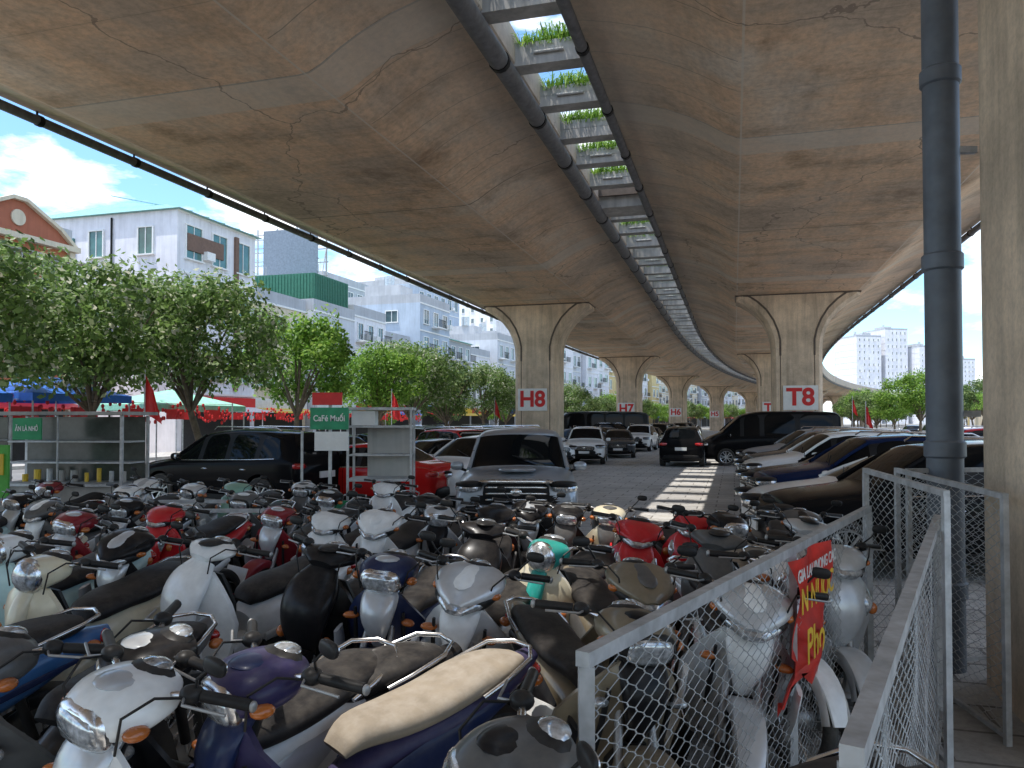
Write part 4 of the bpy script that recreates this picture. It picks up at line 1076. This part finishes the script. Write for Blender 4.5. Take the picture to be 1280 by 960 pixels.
for i in range(9):
    a = 90 + i * 14; building('townhouse', 31, 41, a, a + 9, R.uniform(5, 8), R.choice(['white', 'cream', 'grey', 'yellow']), 2, 3, 3, 'none', seed=60 + i, shop=False)

# ------------------------------------------------------------------ street stalls, kiosk, flags
def canopy(name, u, v, W, L, z, mat, dz=.6):
    x, y, th = RF(u, v); mb = MB()
    vs = [(-W / 2, -L / 2, z), (W / 2, -L / 2, z), (W / 2, L / 2, z), (-W / 2, L / 2, z), (0, 0, z + dz)]
    mb.add(vs, [(0, 1, 4), (1, 2, 4), (2, 3, 4), (3, 0, 4)], 0)
    for i in range(4):
        a, b_ = vs[i], vs[(i + 1) % 4]; mb.add([a, b_, (b_[0], b_[1], b_[2] - .22), (a[0], a[1], a[2] - .22)], [(0, 1, 2, 3)], 0)
    for sx in (-1, 1):
        for sy in (-1, 1): mb.tube([(sx * (W / 2 - .05), sy * (L / 2 - .05), 0), (sx * (W / 2 - .05), sy * (L / 2 - .05), z)], .025, 1, n=6)
    obj(name, mb.mesh(name, [mat, M['steel']]), (x, y, .1), th)
canopy('blue_canopy', -19.8, 14.2, 3, 3.6, 2.55, SG[2]); canopy('blue_canopy', -19.8, 18.4, 3, 3.6, 2.6, SG[2]); canopy('green_canopy', -20.4, 24.5, 3, 5, 2.4, pm('green_tarp', (.30, .62, .46), .6))
canopy('red_canopy', -18.2, 12.2, 2.5, 3, 2.15, SG[0])
lanm = MB()
for i in range(210):
    t = i / 210; lanm.ell((t * 14 - 7, R.uniform(-.3, .3), 2.2 + .12 * sin(t * 25) + R.uniform(-.35, .2)), (.05, .05, .075), 0, nu=7, nv=5)
for i in range(7): lanm.box((-6.2 + i * 2.0, 0, 2.05), (.9, .02, .35), 0)
lanm.tube([(-7, 0, 2.45), (0, 0, 2.4), (7, 0, 2.45)], .012, 1, n=4)
for sx in (-7, 0, 7): lanm.tube([(sx, 0, 0), (sx, 0, 2.5)], .03, 1, n=6)
lm = lanm.mesh('lanterns', [SG[0], M['steel']])
for (u, v) in ((-18.8, 19), (-25.5, 38), (-25.5, 54)):
    x, y, th = RF(u, v); obj('red_lantern_string', lm, (x, y, .1), th + pi / 2)
def flag(x, y, z, h=.9, w=.5):
    mb = MB(); mb.tube([(0, 0, 0), (0, 0, z + .1)], .02, 1, n=6)
    vs = []; K = 7
    for j in range(9):
        t = j / 8
        for i in range(K):
            s = i / (K - 1); vs.append((s * w * (.35 + .35 * t), .05 * sin(s * 9 + t * 2), z - t * h - s * .45 * (1 - .3 * t)))
    mb.add(vs, [(j * K + i, j * K + i + 1, (j + 1) * K + i + 1, (j + 1) * K + i) for j in range(8) for i in range(K - 1)], 0, True)
    obj('red_flag', mb.mesh('flag', [SG[0], M['steel']]), (x, y, 0), R.uniform(-.5, .5))
flag(-9.5, 20, 3.15, 1.0, .6); flag(-5.6, 36, 3.3, 1.1, .7); flag(16, 35, 2.7); flag(-1.0, 45, 3.2); flag(-14, 25, 3.3); flag(22, 50, 3.4)
def cart(x, y, rz, W=2.0, D=.7, H=2.02):
    mb = MB()
    for sx in (-1, 1):
        for sy in (-1, 1): mb.beam((sx * W / 2, sy * D / 2, .1), (sx * W / 2, sy * D / 2, H), .04, .04, 0)
    mb.box((0, 0, H + .03), (W + .2, D + .25, .05), 1)
    mb.box((0, 0, .55), (W - .05, D - .05, .8), 1); mb.box((0, 0, .98), (W + .05, D + .06, .04), 0)
    for z in (1.3, 1.62): mb.box((0, .1, z), (W - .05, D * .6, .025), 0)
    for sx in (-.5, 0, .5): mb.beam((sx * W, -D / 2, .98), (sx * W, -D / 2, H), .02, .02, 0)
    mb.box((0, D / 2 - .02, 1.5), (W - .06, .02, 1.0), 2)
    for i in range(9): mb.tube([(-W / 2 + .2 + i * .2, .05, 1.0), (-W / 2 + .2 + i * .2, .05, 1.0 + R.uniform(.1, .22))], R.uniform(.03, .06), R.choice([0, 3, 1]), n=8)
    for sx in (-1, 1): mb.lathe((sx * W * .35, -D / 2 - .03, .18), [(.001, 0), (.18, 0), (.18, .05), (.001, .05)], 4, 16)
    return obj('food_cart', mb.mesh('cart', [M['steel'], M['conc2'], pm('cart_glass', (.10, .11, .10), .15), SG[3], M['tyre']]), (x, y, 0), rz)
cart(-6.75, 11.9, -.08); cart(-9.4, 12.6, .05)
sg = MB(); sg.box((0, 0, 0), (.42, .03, .32), 0); s = obj('stall_sign', sg.mesh('panel', [SG[1]]), (-7.15, 11.42, 1.82), 0)
t = obj('lettering', text_mesh('ĂN LÀ NHỚ', .10, M['white'], .002, .002), (0, -.02, 0), 0, s); t.rotation_euler = (pi / 2, 0, 0); t.scale = (.62, 1, 1)
sg = MB(); sg.box((0, 0, 0), (.42, .04, .75), 0); sg.box((0, -.03, .1), (.3, .02, .3), 1); obj('menu_board', sg.mesh('panel', [pm('lime', (.10, .42, .06), .5), SG[3]]), (-7.35, 11.0, 1.22), 0)
sg = MB(); sg.box((0, 0, 1.97), (.52, .04, .30), 0); sg.box((-.03, -.0, 2.24), (.40, .06, .17), 1); sg.box((.03, -.0, 1.66), (.46, .03, .26), 2)
sg.beam((0, .05, .0), (0, .05, 2.2), .04, .04, 3); sg.box((.02, 0, .62), (.5, .04, .45), 0); sg.box((-.4, .1, .9), (.03, .03, 1.8), 3)
s = obj('coffee_sign', sg.mesh('panel', [pm('coffee_green', (.02, .28, .13), .5), SG[0], M['white'], M['steel']]), (-2.5, 10.6, 0), 0)
t = obj('lettering', text_mesh('CaFé Muối', .115, M['white'], .002, .002), (0, -.025, 1.97), 0, s); t.rotation_euler = (pi / 2, 0, 0); t.scale = (.85, 1, 1)
mb = MB()
for sx in (-1, 1):
    for sy in (-1, 1): mb.beam((sx * .47, sy * .3, 0), (sx * .47, sy * .3, 2.1), .035, .035, 0)
mb.box((0, 0, 2.12), (1.0, .7, .04), 0); mb.box((0, 0, 1.85), (.95, .62, .03), 0); mb.box((0, 0, 1.05), (.93, .62, .04), 0); mb.box((.1, .26, 1.45), (.7, .03, .8), 2); mb.box((0, 0, 1.42), (.92, .55, .02), 0); mb.box((-.25, -.05, 1.98), (.35, .4, .22), 1)
obj('drinks_cabinet', mb.mesh('cabinet', [M['steel'], M['white'], M['conc2'], M['cblack']]), (-2.0, 11.9, 0), .05)
mb = MB()
for (a, b_, z) in (((-4.1, 9.0), (-2.9, 9.1), 1.0), ((-3.6, 8.3), (-2.6, 8.3), .98)):
    mb.beam((a[0], a[1], z), (b_[0], b_[1], z), .04, .04, 0)
    for p in (a, b_): mb.beam((p[0], p[1], 0), (p[0], p[1], z), .04, .04, 0)
obj('steel_barrier', mb.mesh('barrier', [M['steel']]))
mb = MB(); pts = []
for i in range(26):
    t = i / 25; q = RF(11 + 16 * t, 235 - 40 * sin(t * pi * .5)); pts.append((q[0], q[1], 9.2 - 8.0 * t))
for i in range(25): mb.beam(pts[i], pts[i + 1], .4, 1.3, 0)
obj('access_ramp', mb.mesh('ramp', [M['conc2']]))

# ------------------------------------------------------------------ light, sky, camera
sd = Vector((.237 * CA + .20 * SA, -.237 * SA + .20 * CA, -1)).normalized()
sun = bpy.data.lights.new('sun', 'SUN'); sun.energy = 5.0; sun.angle = radians(.5); sun.color = (1, .96, .90)
so = obj('sun', sun, (0, 0, 60)); so.rotation_euler = sd.to_track_quat('-Z', 'Y').to_euler()
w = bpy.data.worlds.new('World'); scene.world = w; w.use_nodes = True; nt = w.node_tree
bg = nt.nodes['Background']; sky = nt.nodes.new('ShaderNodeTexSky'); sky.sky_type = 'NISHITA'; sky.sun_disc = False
el = math.asin(-sd.z); sky.sun_elevation = el; sky.sun_rotation = atan2(-sd.x, -sd.y)
sky.air_density = 1.0; sky.dust_density = .4; sky.ozone_density = 1.6
tc = nt.nodes.new('ShaderNodeTexCoord').outputs['Generated']
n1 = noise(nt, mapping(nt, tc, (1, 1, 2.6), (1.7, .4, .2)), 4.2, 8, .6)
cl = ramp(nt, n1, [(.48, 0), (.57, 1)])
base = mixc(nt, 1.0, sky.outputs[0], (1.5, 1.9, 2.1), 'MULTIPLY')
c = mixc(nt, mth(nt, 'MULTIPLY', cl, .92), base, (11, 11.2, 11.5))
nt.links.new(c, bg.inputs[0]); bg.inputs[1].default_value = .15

cam = bpy.data.cameras.new('camera'); cam.sensor_width = 36; cam.lens = 27.2; cam.shift_y = .018; cam.clip_end = 4000; cam.clip_start = .05
co = obj('camera', cam, (0, 0, 1.95)); co.rotation_euler = (radians(91.3), 0, 0); scene.camera = co
scene.view_settings.view_transform = 'Standard'; scene.view_settings.look = 'None'; scene.view_settings.exposure = 0
